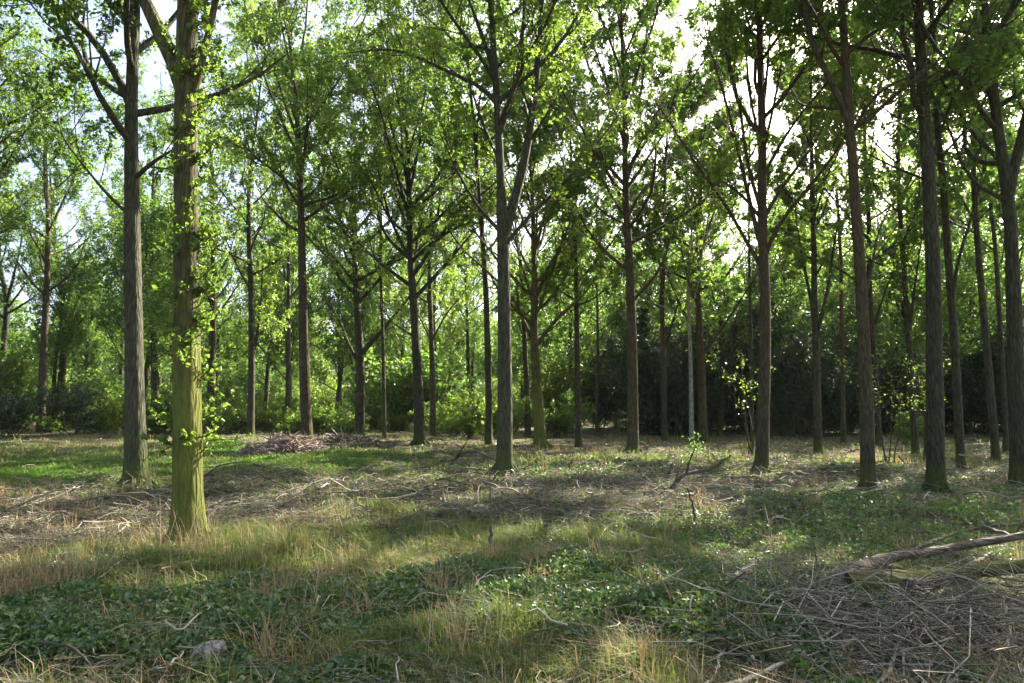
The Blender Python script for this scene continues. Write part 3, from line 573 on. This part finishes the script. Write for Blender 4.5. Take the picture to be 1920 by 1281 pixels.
# trees of the same wood round the clearing, beyond the frame: they cast the shade that falls into it
EDGL = 'woodland tree standing beyond the side of the view, shading the clearing'; EDGG = 'trees around the clearing beyond the view'
near_src = [o for o in C.objects if o.type == 'EMPTY' and o.name.startswith('oak_tree')]
RING = [(15, 5), (19, 6), (27, 22), (30, 15), (-11.5, 10.5), (-13.2, 14.5), (-9, -1), (-3, -8), (-15.5, 17), (-20, 23), (-15, 6),  (-20, 5), (-24, 20), (0, -16), (-17, -8), (15, -9), (30, 30), (34, 24), (-30, 28), (24, 28), (9.5, 1.5)]
for k, (x, y) in enumerate(RING):
    s = near_src[(k * 5 + 4) % len(near_src)]
    copy_tree(s, (x, y, float(terrain(x, y)) - .05), G.uniform(0, 6.28), G.uniform(.85, 1.0), EDGL, EDGG)

def far_wood():
    g = np.random.default_rng(4); n = 150000; a = g.uniform(-1.05, 1.05, n); d = g.uniform(104, 135, n); x, y = d * np.sin(a), d * np.cos(a)
    top = 9 + 9 * fbm(x * .12, y * .12, 3); z = top * g.random(n) ** .8
    V, Q, r = leaves(np.stack([x, y, z], 1), .75, g, up=.3, wid=.6); stuff_far = make_mesh('far_wood', V, Q, M['leaf'], None, True, r)
    tag(stuff_far, 'far-off wood closing the view behind all the trees', 'wood', None, 'stuff')
far_wood()

# ------------------------------------------------------------------ dark evergreen thicket, young conifers, shrubs
def conifer(seed, H, label, group, loc, name='conifer', droop=-.12, n=9000):
    g = np.random.default_rng(seed); base = np.array([loc[0], loc[1], float(terrain(loc[0], loc[1])) - .05])
    root = empty(name, base); tag(root, label, 'conifer', group)
    P = path(base, (0, 0, 1), H, g, 8, .05, .02); mb = MB(); mb.tube(P, np.linspace(.014 * H, .01, 8), 8); mb.build('trunk', M['bark_far'], root, base)
    bb = MB(); seeds = []; az = 0; m = int(H * 9)
    for k in range(m):
        t = .03 + .95 * (k + g.random()) / m; f = t * 7; i = int(f); p = P[i] + (P[min(7, i + 1)] - P[i]) * (f - i); az += 2.4
        l = (H * .27) * (1 - t) ** .7 * g.uniform(.6, 1.25) + .2; d = np.array([math.cos(az), math.sin(az), droop + .35 * t])
        S = path(p, d, l, g, 5, -.03, .06); bb.tube(S, np.linspace(.014, .004, 5), 3)
        for q in range(4):
            seeds.append((*S[q], *unit(S[q + 1] - S[q]), l / 4))
    bb.build('branches', M['bark_far'], root, base)
    s = np.array(seeds); i = g.integers(0, len(s), n); q = s[i, :3] + s[i, 3:6] * s[i, 6:7] * g.uniform(0, 1.1, (n, 1)) + g.normal(size=(n, 3)) * np.array([.14, .14, .07])
    V, Q, r = leaves(q, .16, g, up=.6, wid=.4, axis=s[i, 3:6] * 1.2 + np.array([0, 0, -.2]))
    make_mesh('crown', V, Q, M['leaf_dark'], root, True, r, base); return root
THL = 'dark evergreen in the black shady thicket behind the right half of the clearing'; THG = 'evergreens of the dark thicket'
def shrub(seed, loc, h, wd, leafm, label, group=None, name='shrub', n=4000, leaf=.09, cat='shrub', fine=False, lowcut=.1):
    g = np.random.default_rng(seed); base = np.array([loc[0], loc[1], float(terrain(loc[0], loc[1])) - .03])
    root = empty(name, base); tag(root, label, cat, group); sb = MB(); tw = []
    for k in range(max(4, int(6 * wd))):
        a = g.uniform(0, 6.28); d = np.array([math.cos(a) * wd / h, math.sin(a) * wd / h, 1.0 * g.uniform(.6, 1.3)])
        l = h * g.uniform(.6, 1.1); S = path(base + g.normal(size=3) * np.array([.12 * wd, .12 * wd, 0]), d, l, g, 6, .1, .12); sb.tube(S, np.linspace(.012 + .004 * h, .004, 6), 5)
        ramify(S, l, .015, g, sb, tw, .22, .35 * wd + .1, lowcut, 3)
    (V, Q), lv = twigs_and_leaves(tw, g, n, leaf, fine, .06, .5)
    sb.add(V, Q); sb.build('stems', M['bark_far'], root, base); make_mesh('foliage', lv[0], lv[1], M[leafm], root, True, lv[2], base); return root
shrub(400, at(872, 800, 34)[:2], 2.3, 1.7, 'leaf_lime', 'bright green bush right of the broad-crowned tree, lit by the sun', n=7000, leaf=.11)
shrub(401, at(612, 800, 42)[:2], 1.6, 2.2, 'leaf_lime', 'low yellow-green bush behind the branch heap, between two trunks', n=7000, leaf=.11)
shrub(402, at(520, 800, 42)[:2], 2.2, 1.2, 'leaf_lime', 'pointed light green bush left of the tall thin trunk', n=5000, leaf=.11)
shrub(403, at(440, 800, 40)[:2], 2.4, 2.2, 'leaf_lime', 'light green bush right of the mossy foreground trunk, in the distance', n=7000, leaf=.11)
shrub(404, at(700, 800, 48)[:2], 2.3, 2.4, 'leaf', 'dark green bush behind the wide low-forked tree', n=7000, leaf=.12)
shrub(405, at(950, 805, 36)[:2], 2.0, 1.3, 'leaf_lime', 'small yellow-green bush behind the central grey trunk', n=5000, leaf=.11)
shrub(406, at(1050, 810, 36)[:2], 2.0, 1.8, 'leaf', 'mid green bush between the mossy spreading tree and the small crooked trunk', n=6000, leaf=.12)
shrub(407, at(1690, 828, 29)[:2], 1.3, .9, 'leaf', 'little pale-leaved bush at the foot of the slim split trunk', n=1500, leaf=.10)
shrub(408, at(200, 800, 42)[:2], 3.2, 2.2, 'leaf_lime', 'yellow-green bush seen left of the tall grey trunk', n=8000, leaf=.12)
shrub(409, at(320, 800, 40)[:2], 2.6, 2.2, 'leaf', 'bush filling the gap between the two big left trunks', n=7000, leaf=.12)
shrub(410, at(1735, 700, 20)[:2], 3.4, .6, 'leaf_lime', 'sapling with sunlit yellow leaves just left of the very dark trunk', n=420, leaf=.085, name='sapling', cat='sapling', lowcut=.5)
shrub(411, at(1655, 650, 19)[:2], 3.2, .7, 'leaf_lime', 'thin sapling with bright leaves right of the leaning red trunk', n=320, leaf=.08, name='sapling', cat='sapling', lowcut=.5)
shrub(412, at(1405, 700, 22)[:2], 3.4, .45, 'leaf_lime', 'slender sapling with a few pale leaves left of the fan-shaped tree', n=220, leaf=.085, name='sapling', cat='sapling', lowcut=.6)
cp_ = [conifer(300 + k, (8, 7)[k], THL, THG, ((8, 40), (14, 42))[k], 'evergreen_tree', n=12000) for k in range(2)]
cp_ += [shrub(310 + k, ((22, 41), (17, 45), (11, 46))[k], (6.5, 7.5, 5)[k], (2.6, 2.8, 3)[k], 'leaf_dark', THL, THG, 'evergreen_tree', n=15000, leaf=.15, cat='tree') for k in range(3)]
k = 0
while k < 46:
    u = G.uniform(1120, 2050); d = G.uniform(37, 52); x = (u - 960) / F * d
    if not free(x, d, 1.8): continue
    copy_tree(cp_[(0, 2, 3, 1, 4, 2, 3)[k % 7]], (x, d, float(terrain(x, d)) - .05), G.uniform(0, 6.28), G.uniform(.65, 1.1), THL, THG); k += 1
shrub(330, ((25 - 960) / F * 36, 36), 2.6, 2.2, 'leaf_dark', 'dark evergreen bush low at the left edge behind the dry grass', n=6000, leaf=.12)
shrub(331, ((150 - 960) / F * 38, 38), 3.0, 2.4, 'leaf_dark', 'dark evergreen bush between the left pair of trunks and the tall grey trunk', n=6000, leaf=.12)
BBL = 'low sunlit yellow-green bush at the far left edge of the clearing'; BBG = 'low bright bushes along the far edge'
bb0 = [shrub(440 + k, (((470, 900, 300)[k] - 960) / F * 41, 41), (1.3, 1.7, 1.5)[k], (1.6, 1.5, 2.0)[k], 'leaf_lime', BBL, BBG, n=4500, leaf=.11) for k in range(3)]
for k, (u_, d_) in enumerate([(560, 40), (610, 44), (660, 40), (740, 43), (820, 41), (430, 44), (360, 43), (240, 44), (180, 41), (100, 43), (40, 42), (860, 38), (500, 46), (700, 47)]):
    x_ = (u_ - 960) / F * d_; copy_tree(bb0[k % 3], (x_, d_, float(terrain(x_, d_)) - .03), G.uniform(0, 6.28), G.uniform(.7, 1.15), BBL, BBG)
USL = 'leafy understorey bush in the distance below the far trees'; USG = 'understorey bushes below the far trees'
up_ = [shrub(420 + k, ((-30, 55), (-12, 58), (4, 60))[k], (3.6, 5, 4.2)[k], (2.6, 3.2, 3.0)[k], ('leaf', 'leaf_lime', 'leaf')[k], USL, USG, n=9000, leaf=.17) for k in range(3)]
k = 0
while k < 62:
    a = G.uniform(-.78, .78); d = G.uniform(44, 100) ; x, y = d * math.sin(a), d * math.cos(a)
    if not free(x, y, 2.6): continue
    copy_tree(up_[k % 3], (x, y, float(terrain(x, y)) - .05), G.uniform(0, 6.28), G.uniform(.7, 1.4), USL, USG); k += 1

# ------------------------------------------------------------------ ground cover
def scatter(n, key, vmin=790, vmax=1420, umin=-500, umax=2400, g=G, floor=0.0, p=1.0, clump=False):
    xs, ys = [], []; got = 0
    while got < n:
        m = n * 3; u = g.uniform(umin, umax, m); v = vmin + (vmax - vmin) * g.uniform(0, 1, m) ** p
        x, y = ground_uv(u, v); z = zones(x, y)
        wgt = np.clip(z[key], 0, 1) if isinstance(key, str) else key(z)
        if clump: wgt = wgt * np.clip((vnoise(x * 3.7, y * 3.7, 55) - .3) * 3.2, .12, 1.3)
        k = g.random(m) < wgt + floor; x, y = x[k], y[k]; xs.append(x); ys.append(y); got += len(x)
    x = np.concatenate(xs)[:n]; y = np.concatenate(ys)[:n]; return x, y
def blades(x, y, h, wd, g, lean=.35, per=6, spread=.06, curve=.5):
    n = len(x); d = np.hypot(x, y); X = np.repeat(x, per); Y = np.repeat(y, per); N = n * per
    sc = np.repeat(np.clip(d / 9, 1, 3.0), per); hn = np.repeat(h * (.25 + 1.0 * vnoise(x * 1.3, y * 1.3, 8) + .6 * vnoise(x * 5, y * 5, 18) ** 2), per)
    X = X + g.normal(size=N) * spread * sc; Y = Y + g.normal(size=N) * spread * sc; Z = terrain(X, Y) - .01
    a = g.uniform(0, 6.28, N); l = hn * g.uniform(.5, 1.2, N); ln = np.abs(g.normal(0, lean, N))
    dx, dy = np.cos(a), np.sin(a); W = (wd * sc * g.uniform(.6, 1.3, N))[:, None]; s = np.stack([-dy, dx, 0 * dx], 1)
    b = np.stack([X, Y, Z], 1); m = b + np.stack([dx * ln * .35, dy * ln * .35, np.ones(N) * .6], 1) * l[:, None]
    t = b + np.stack([dx * ln * (1 + curve), dy * ln * (1 + curve), .6 + .4 * np.maximum(0, 1 - ln * .6)], 1) * l[:, None]
    V = np.stack([b - s * W, b + s * W, m + s * W * .8, m - s * W * .8, t + s * W * .12, t - s * W * .12], 1).reshape(-1, 3)
    i = (np.arange(N) * 6)[:, None]; Q = np.concatenate([i + np.array([[0, 1, 2, 3]]), i + np.array([[3, 2, 4, 5]])])
    return V, Q, np.repeat(g.random(N), 6)
def stuff(name, V, Q, r, mat, label, cat):
    o = make_mesh(name, V, Q, mat, None, True, r); tag(o, label, cat, None, 'stuff'); return o
x, y = scatter(16000, lambda z: np.clip(z['grass'] * (1 - .8 * np.clip(z['litter'], 0, 1)), 0, 1), floor=.015, clump=True)
stuff('rough_grass', *blades(x, y, .18, .0034, G, per=7, lean=.7, spread=.035), M['grass'], 'rough olive green grass growing across the clearing floor', 'grass')
x, y = scatter(2400, 'dry', floor=.012, clump=True)
stuff('dry_grass', *blades(x, y, .27, .0028, G, per=8, lean=.6, spread=.04), M['dry'], 'straw coloured dry grass in patches over the clearing', 'dry grass')
x, y = scatter(9000, 'turf')
stuff('short_turf', *blades(x, y, .10, .0035, G, per=8), M['turf'], 'short bright green turf in sunny strips at left', 'turf')
# brambles: leaves over low mounds
def bramble(n, seed, size, wid, hmul, floor, pw):
    g = np.random.default_rng(seed); x, y = scatter(n, 'bram', g=g, floor=floor, p=.95)
    d = np.hypot(x, y); zz = zones(x, y)['bram']; hh = (.03 + hmul * np.clip(zz, 0, 1) * fbm(x * 1.8, y * 1.8, 71))
    z = terrain(x, y) + hh * g.uniform(.05, 1.05, n) ** pw
    return leaves(np.stack([x, y, z], 1), size * np.clip(d / 9, 1, 2.2), g, up=.55, wid=wid, fine=True)
stuff('brambles', *bramble(120000, 5, .038, .70, .22, .05, .75), M['bramble'], 'low dark green bramble leaves covering much of the clearing floor', 'brambles')
stuff('woodland_herbs', *bramble(190000, 6, .032, .6, .19, .42, .9), M['herb'], 'small mid green herb leaves scattered through the grass', 'herbs')
x, y = scatter(80000, lambda z: np.clip(z['litter'] + .34, 0, 1)); d = np.hypot(x, y)
P = np.stack([x, y, terrain(x, y) + G.uniform(.0, .04, len(x))], 1)
stuff('leaf_litter', *leaves(P, .040 * np.clip(d / 7, 1, 2.4), G, up=.6, wid=.6, fine=True), M['litter'], 'brown fallen leaves strewn over bare soil', 'leaf litter')
def litter_twigs(n, key, lo, hi, r, name, label, lift=.05, floor=.0, mat='twig', tilt=.13, vmin=800, vmax=1420, kink=.03, mound=0):
    g = np.random.default_rng(n); x, y = scatter(n, key, g=g, floor=floor, vmin=vmin, vmax=vmax); d = np.hypot(x, y); sc = np.clip(d / 9, 1, 2.2)
    a = g.uniform(0, 3.14, n); l = g.uniform(lo, hi, n) * sc ** .5; z = terrain(x, y) + np.abs(g.normal(0, lift, n)) + .01
    if mound: uu, vv = world_uv(x, y); z = z + mound * g.random(n) * np.clip(blob(uu, vv, 1900, 1110, 230, 90), 0, 1)
    dv = np.stack([np.cos(a), np.sin(a), g.normal(0, tilt, n)], 1); c = np.stack([x, y, z], 1); k = 6
    t = np.linspace(-.5, .5, k)[None, :, None]; P = c[:, None] + dv[:, None] * l[:, None, None] * t
    cv = g.normal(size=(n, 1, 3)) * .20 * l[:, None, None] * np.array([1, 1, .5]); P = P + cv * (1 - (2 * t) ** 2) + g.normal(size=(n, k, 3)) * kink * l[:, None, None]
    P[..., 2] = np.maximum(P[..., 2], terrain(P[..., 0], P[..., 1]) + .004)
    rad = (r * sc * np.clip(np.exp(g.normal(-.15, .5, n)), .3, 3.2))[:, None] * np.linspace(1, .4, k)[None]
    V, Q = many_tubes(P, rad, 4); stuff(name, V, Q, np.repeat(g.random(n), k * 4), M[mat], label, 'twigs')
litter_twigs(36000, 'litter', .08, .5, .0028, 'fallen_twigs', 'grey brown dead twigs lying tangled over the clearing floor', floor=.07)
BR = lambda z: np.clip((z['brash'] - .15) * 1.3, 0, 1)
litter_twigs(850, BR, .2, 1.3, .0040, 'brushwood', 'pale grey brushwood tangled over the right foreground', .09, mat='stick', vmin=1010, tilt=.3, kink=.06, mound=.26)
litter_twigs(900, lambda z: np.clip(z['litter'] * 1.0, 0, 1) ** 2, .4, 1.3, .0055, 'fallen_branches', 'longer grey dead branches lying among the twig litter', .06, mat='twig', vmin=840, tilt=.2)
# ------------------------------------------------------------------ single fallen sticks and logs
def stick(px, w_px, mat, label, name='fallen_stick', h=.06, cat='stick', lift=None, side=2, group=None, seed=None, upright=None, tip=.35):
    g = np.random.default_rng(seed if seed is not None else int(px[0][0]) + int(px[0][1]))
    if upright is None:
        pts = [ground_at(u, v, h if lift is None else lift[i]) for i, (u, v) in enumerate(px)]
    else:
        b = ground_at(*px[0], 0); pts = [b] + [at(u, v, b[1] + upright * i) for i, (u, v) in enumerate(px[1:], 1)]
    D = np.mean([p[1] for p in pts]); S, L = smooth_line(pts, max(8, len(px) * 4), g, .006)
    r = w_px / 2 * D / F; mb = MB(); n = len(S); mb.tube(S, np.linspace(r, r * tip, n), 8, cap=True, lump=.12, rnd=float(g.random()), seed=3)
    for k in range(side):
        i = int(g.integers(2, n - 1)); d = unit(unit(S[i] - S[i - 1]) + g.normal(size=3) * .6 + UP * .2); T = path(S[i], d, L * g.uniform(.15, .3), g, 5, 0, .15); mb.tube(T, np.linspace(r * .45, r * .15, 5), 5, rnd=float(g.random()))
    b = pts[0]; o = mb.build(name, M[mat], None, b, rnd=True); o.location = tuple(float(q) for q in b); tag(o, label, cat, group); return o
stick([(1592, 1100), (1680, 1092), (1760, 1085), (1840, 1068), (1935, 1062)], 50, 'log_moss', 'thick mossy log with a broken brown end, lying in the right foreground', 'mossy_log', .22, 'log', side=0, tip=.5, lift=[.12, .18, .23, .28, .32])
stick([(1545, 1108), (1580, 1078), (1660, 1046), (1740, 1036), (1830, 1020), (1925, 1003)], 26, 'log_bark', 'long bent grey log lying behind the mossy log in the right foreground', 'bent_log', .20, 'log', side=1, tip=.55, lift=[.05, .14, .2, .22, .26, .3])
stick([(1700, 1095), (1770, 1082), (1830, 1052), (1862, 1036)], 15, 'log_bark', 'curved grey bough resting on the mossy log', 'fallen_bough', .24, 'branch', side=1)
stick([(1378, 1084), (1400, 1070), (1414, 1058)], 14, 'stick', 'short thick stub of wood poking out left of the logs', 'wood_stub', .10, 'stub', side=0, tip=.9)
stick([(1912, 1110), (1893, 1150), (1896, 1195), (1872, 1232), (1860, 1275), (1856, 1300)], 8, 'stick_pale', 'bleached crooked stick at the right edge near the bottom corner', h=.12, side=1)
stick([(1365, 1285), (1430, 1262), (1495, 1236), (1540, 1195), (1580, 1172), (1640, 1140)], 8, 'stick', 'long curved grey stick slanting up right from the bottom, right of centre', h=.12)
stick([(1322, 1290), (1345, 1255), (1352, 1222), (1372, 1205), (1362, 1170)], 6, 'stick_pale', 'thin pale hooked stick at the bottom, left of the long curved stick', h=.10, side=1)
stick([(1650, 1280), (1688, 1225), (1722, 1182)], 8, 'stick', 'straight slanting stick below the mossy log', h=.12, side=1)
stick([(1775, 1290), (1818, 1248), (1845, 1212), (1880, 1203)], 7, 'stick', 'bowed stick left of the bleached crooked stick', h=.10, side=1)
stick([(1345, 1075), (1400, 1115), (1470, 1130), (1540, 1150)], 6, 'stick', 'thin long twig running right from the wood stub', h=.09)
stick([(1440, 1098), (1520, 1110), (1600, 1118), (1700, 1122)], 8, 'stick_dark', 'dark straight stick lying in front of the mossy log end', h=.07)
stick([(1240, 1165), (1330, 1190), (1420, 1225)], 5, 'stick', 'thin stick across the brambles left of the long curved stick', h=.15, side=1)
stick([(1700, 1165), (1790, 1205), (1900, 1215)], 7, 'stick', 'brown stick lying flat among twigs, right foreground', h=.08)
stick([(1820, 1110), (1870, 1150), (1930, 1180)], 8, 'stick', 'grey stick slanting down to the right edge below the logs', h=.10)
stick([(72, 1204), (135, 1212), (165, 1240), (192, 1285)], 6, 'stick_dark', 'dark bent stick over the brambles in the bottom left corner', h=.16, side=0)
stick([(35, 1278), (85, 1276)], 6, 'stick_pale', 'short pale stick at the bottom left corner', h=.12, side=0)
stick([(310, 1165), (335, 1183), (365, 1160), (400, 1130)], 3.6, 'stick', 'pale forked twig below the mossy foreground tree', h=.16, side=1)
stick([(318, 1248), (340, 1225), (362, 1200)], 5, 'stick', 'thin slanting twig just above the pale stump', h=.14, side=0)
stick([(65, 932), (140, 938), (235, 940)], 7, 'stick', 'straight pole lying behind the left litter patch', h=.05, side=1)
stick([(180, 972), (230, 976), (272, 974)], 6, 'stick_dark', 'short dark pole lying between the two big left trunks', h=.05, side=0)
stick([(-20, 1012), (60, 1010), (150, 1014)], 6, 'stick_pale', 'pale pole lying at the left edge level with the mossy trunk foot', h=.06)
stick([(120, 1022), (210, 1008), (312, 1020)], 6, 'stick', 'grey pole lying left of the mossy trunk foot', h=.05)
stick([(180, 1000), (240, 1005), (320, 1003)], 5, 'stick_dark', 'thin dark pole lying just behind the grey pole by the mossy trunk', h=.05)
stick([(-30, 1030), (30, 1032), (90, 1026)], 5, 'stick_pale', 'nearest pale pole at the left edge', h=.06, side=1)
stick([(390, 948), (450, 950), (500, 946)], 5, 'stick_dark', 'dark stick lying right of the mossy foreground trunk', h=.05)
stick([(400, 1018), (460, 1022), (490, 1018)], 6, 'stick_dark', 'short dark stick by the right foot of the mossy foreground trunk', h=.05, side=0)
stick([(855, 862), (862, 848), (892, 846), (920, 858), (935, 866)], 8, 'stick_dark', 'dark arched branch leaning against the central grey trunk', 'leaning_branch', cat='branch', lift=[0, .34, .46, .36, .22], side=1)
stick([(921, 1012), (921, 960), (919, 905), (917, 862)], 4, 'stick_dark', 'thin dark upright stem in front of the central trunk', 'dead_sapling', upright=0, cat='dead sapling', side=0)
stick([(919, 1034), (920, 1010), (920, 988)], 8, 'stick_dark', 'short black peg at the foot of the thin upright stem', 'snag', upright=0, cat='snag', side=0, tip=.6)
stick([(1252, 925), (1270, 900), (1290, 886), (1325, 884), (1350, 870), (1370, 853)], 9, 'stick_dark', 'dark forked branch standing up from the twigs, with a leafy tip', 'standing_branch', upright=0, cat='branch', side=1)
br = [o for o in C.objects if o.name.startswith('standing_branch')][0]
bb_ = ground_at(1252, 925); S_, L_ = smooth_line([at(1288, 888, bb_[1]), at(1290, 868, bb_[1]), at(1300, 850, bb_[1]), at(1308, 828, bb_[1])], 7); mb = MB(); mb.tube(S_, np.linspace(.024, .008, 7), 6)
sh = mb.build('leafy_shoot', M['stick_dark'], br, bb_)
q = S_[3:][G.integers(0, 4, 150)] + G.normal(size=(150, 3)) * np.array([.08, .06, .09]); V, Q, r = leaves(q, .045, G, fine=True); make_mesh('leaves', V, Q, M['leaf'], sh, True, r, bb_)
stick([(1300, 985), (1302, 960), (1296, 935), (1288, 915)], 6, 'stick_dark', 'thin dark stem bending left below the standing forked branch', 'dead_sapling', upright=0, cat='dead sapling', side=0)
stick([(1372, 908), (1374, 890)], 8, 'stick_dark', 'small dark stump peg left of the fan-shaped tree', 'snag', upright=0, cat='snag', side=0, tip=.7)
stick([(1418, 906), (1419, 893)], 6, 'stick_dark', 'tiny dark peg right beside the foot of the fan-shaped tree', 'snag', upright=0, cat='snag', side=0, tip=.7)
stick([(1425, 915), (1450, 904), (1475, 893)], 4, 'stick_dark', 'thin dark stick slanting up right of the fan-shaped tree foot', h=.1, side=0)
stick([(1500, 925), (1550, 918), (1580, 930)], 5, 'stick_dark', 'bent dark stick over brambles left of the leaning red trunk foot', h=.16, side=1)
stick([(1845, 988), (1880, 1000), (1930, 1008)], 9, 'stick_dark', 'dark branch end above the bent grey log at the right edge', h=.16, side=1)
stick([(1180, 1000), (1220, 1008), (1255, 1016)], 5, 'stick', 'brown stick half hidden in the grass right of centre', h=.08, side=0)
stick([(1280, 1060), (1300, 1050), (1316, 1042)], 7, 'stick_dark', 'short dark branch stub in the brambles below the standing branch', h=.12, side=0)
stick([(1600, 1075), (1660, 1060), (1720, 1072), (1800, 1085), (1880, 1098), (1940, 1100)], 11, 'log_bark', 'dark crossing bough under the mossy log, running to the right edge', 'fallen_bough', .16, 'branch', side=2)
stick([(1480, 1070), (1540, 1062), (1600, 1068), (1650, 1080)], 9, 'log_bark', 'short grey bough left of the mossy log broken end', 'fallen_bough', .08, 'branch', side=1)
stick([(1700, 1040), (1760, 1010), (1830, 990), (1900, 985), (1940, 975)], 9, 'log_bark', 'dark bough behind the bent grey log', 'fallen_bough', .12, 'branch', side=2)
# heaps of cut branches
def heap(u, v, wpx, hpx, label, n, mat='twig', seed=1, D=None):
    g = np.random.default_rng(seed); b = ground_at(u, v); D = b[1]; W = wpx * D / F; Hh = hpx * D / F
    a = g.uniform(0, 6.28, n); rr = np.sqrt(g.random(n)); x = b[0] + np.cos(a) * rr * W * .5; y = b[1] + W * .35 + np.sin(a) * rr * W * .35
    z = terrain(x, y) + g.random(n) * Hh * (1 - rr ** 2 * .85); l = g.uniform(.25, .9, n) * min(1.2, W * .5); k = 4
    dv = unit(np.stack([g.normal(size=n), g.normal(size=n), g.normal(0, .35, n)], 1)); t = np.linspace(-.5, .5, k)[None, :, None]
    P = np.stack([x, y, z], 1)[:, None] + dv[:, None] * l[:, None, None] * t + g.normal(size=(n, k, 3)) * .03
    P[..., 2] = np.maximum(P[..., 2], terrain(P[..., 0], P[..., 1]) + .005)
    V, Q = many_tubes(P, (g.uniform(.008, .028, n))[:, None] * np.linspace(1, .6, k)[None], 5)
    o = make_mesh('branch_heap', V, Q, M[mat], None, True, np.repeat(g.random(n), k * 5), b); o.location = tuple(float(q_) for q_ in b); tag(o, label, 'branch heap')
heap(532, 855, 120, 36, 'heap of brown cut branches at the foot of the tall thin trunk', 600, 'brush', 1)
heap(468, 858, 60, 26, 'smaller heap of cut branches left of the main branch heap', 240, 'brush', 2)
heap(630, 842, 130, 22, 'low flat brush heap in front of the wide low-forked tree', 500, 'twig', 3)
heap(715, 842, 60, 14, 'lowest brush heap right of the wide low-forked tree', 220, 'twig', 4)
# pale stump in the bottom left
b = ground_at(388, 1262) + UP * .02; g = np.random.default_rng(9)
mb = MB(); mb.tube([b + np.array([-.10, 0, .0]), b + np.array([-.04, .01, .04]), b + np.array([.03, .02, .07]), b + np.array([.09, .03, .09]), b + np.array([.10, .03, .09])], [.07, .085, .08, .06, .015], 14, cap=True, lump=.3, rnd=.3, seed=4)
mb.tube([b + np.array([-.02, .0, .0]), b + np.array([-.01, -.02, .08]), b + np.array([.0, -.03, .12])], [.06, .05, .03], 8, cap=True, lump=.5, rnd=.3, seed=2)
o = mb.build('weathered_stump', M['weathered'], None, b, rnd=True); o.location = tuple(float(v_) for v_ in b); tag(o, 'pale weathered stump among brambles near the bottom left', 'stump')
# tall dry stalks
def stalks(u, v, n, hpx, label, seed, spread=.12):
    g = np.random.default_rng(seed); b = ground_at(u, v); D = b[1]; o = empty('grass_tussock', b); tag(o, label, 'grass tuft')
    for k in range(n):
        mb = MB(); p = b + np.array([g.normal() * spread, g.normal() * spread, 0]); p[2] = terrain(p[0], p[1]); h = hpx * D / F * g.uniform(.55, 1.1)
        S = path(p, (g.normal() * .18, g.normal() * .18, 1), h, g, 8, -.05, .06); mb.tube(S, np.linspace(.0022, .0012, 8), 4, rnd=float(g.random()))
        mb.build('stalk', M['stalk'], o, b, rnd=True)
    V, Q, r = blades(np.full(14, b[0]), np.full(14, b[1]), .30, .0022, g, per=9, spread=spread * .8)
    make_mesh('blades', V, Q, M['dry'], o, True, r, b)['kind'] = 'stuff'
stalks(868, 1235, 26, 120, 'tall tuft of dry stalks at the bottom centre', 1, .13)
stalks(640, 1010, 12, 125, 'few tall bent stalks right of the left litter patch', 2, .12)
stalks(352, 1045, 40, 110, 'tawny stalks growing in front of the mossy trunk foot', 3, .16)
stalks(520, 1145, 18, 90, 'tan tuft below and right of the mossy foreground tree', 4, .14)
stalks(40, 1130, 30, 110, 'large straw tuft at the left edge', 5, .25)
stalks(110, 1095, 24, 90, 'green-brown tussock just right of the straw tuft at the left edge', 6, .2)
stalks(1300, 925, 8, 60, 'thin stalks beside the standing forked branch', 7, .12)
p = ground_at(965, 1205, .12); V, Q, r = leaves(np.array([p]), .05, np.random.default_rng(2), up=0, wid=.5, fine=True)
m, n_, out = new_mat('orange_leaf'); pb = node(n_, 'ShaderNodeBsdfPrincipled'); pb.inputs['Base Color'].default_value = (.75, .10, .02, 1); n_.links.new(pb.outputs[0], out.inputs[0])
o = make_mesh('orange_leaf', V, Q, m, None, True, r, p); o.location = tuple(float(q_) for q_ in p); tag(o, 'single orange-red leaf standing up among the bottom centre brambles', 'leaf')
print('objects', len(C.objects), 'polys', sum(len(m.polygons) for m in bpy.data.meshes))

# ------------------------------------------------------------------ hazy woodland air
def haze():
    x, y, z0, z1 = 432, 440, -1.6, 30; V = np.array([[a, b, c] for c in (z0, z1) for a, b in ((-x, -y), (x, -y), (x, y), (-x, y))], float)
    Q = np.array([[0, 3, 2, 1], [4, 5, 6, 7], [0, 1, 5, 4], [1, 2, 6, 5], [2, 3, 7, 6], [3, 0, 4, 7]])
    m, n, out = new_mat('haze'); v = node(n, 'ShaderNodeVolumePrincipled'); v.inputs['Color'].default_value = (.93, .96, .95, 1); v.inputs['Density'].default_value = .00018; v.inputs['Anisotropy'].default_value = .2
    n.links.new(v.outputs[0], out.inputs['Volume']); o = make_mesh('haze', V, Q, m, None, False); tag(o, 'thin pale haze in the air of the whole wood', 'haze', None, 'stuff')
haze()
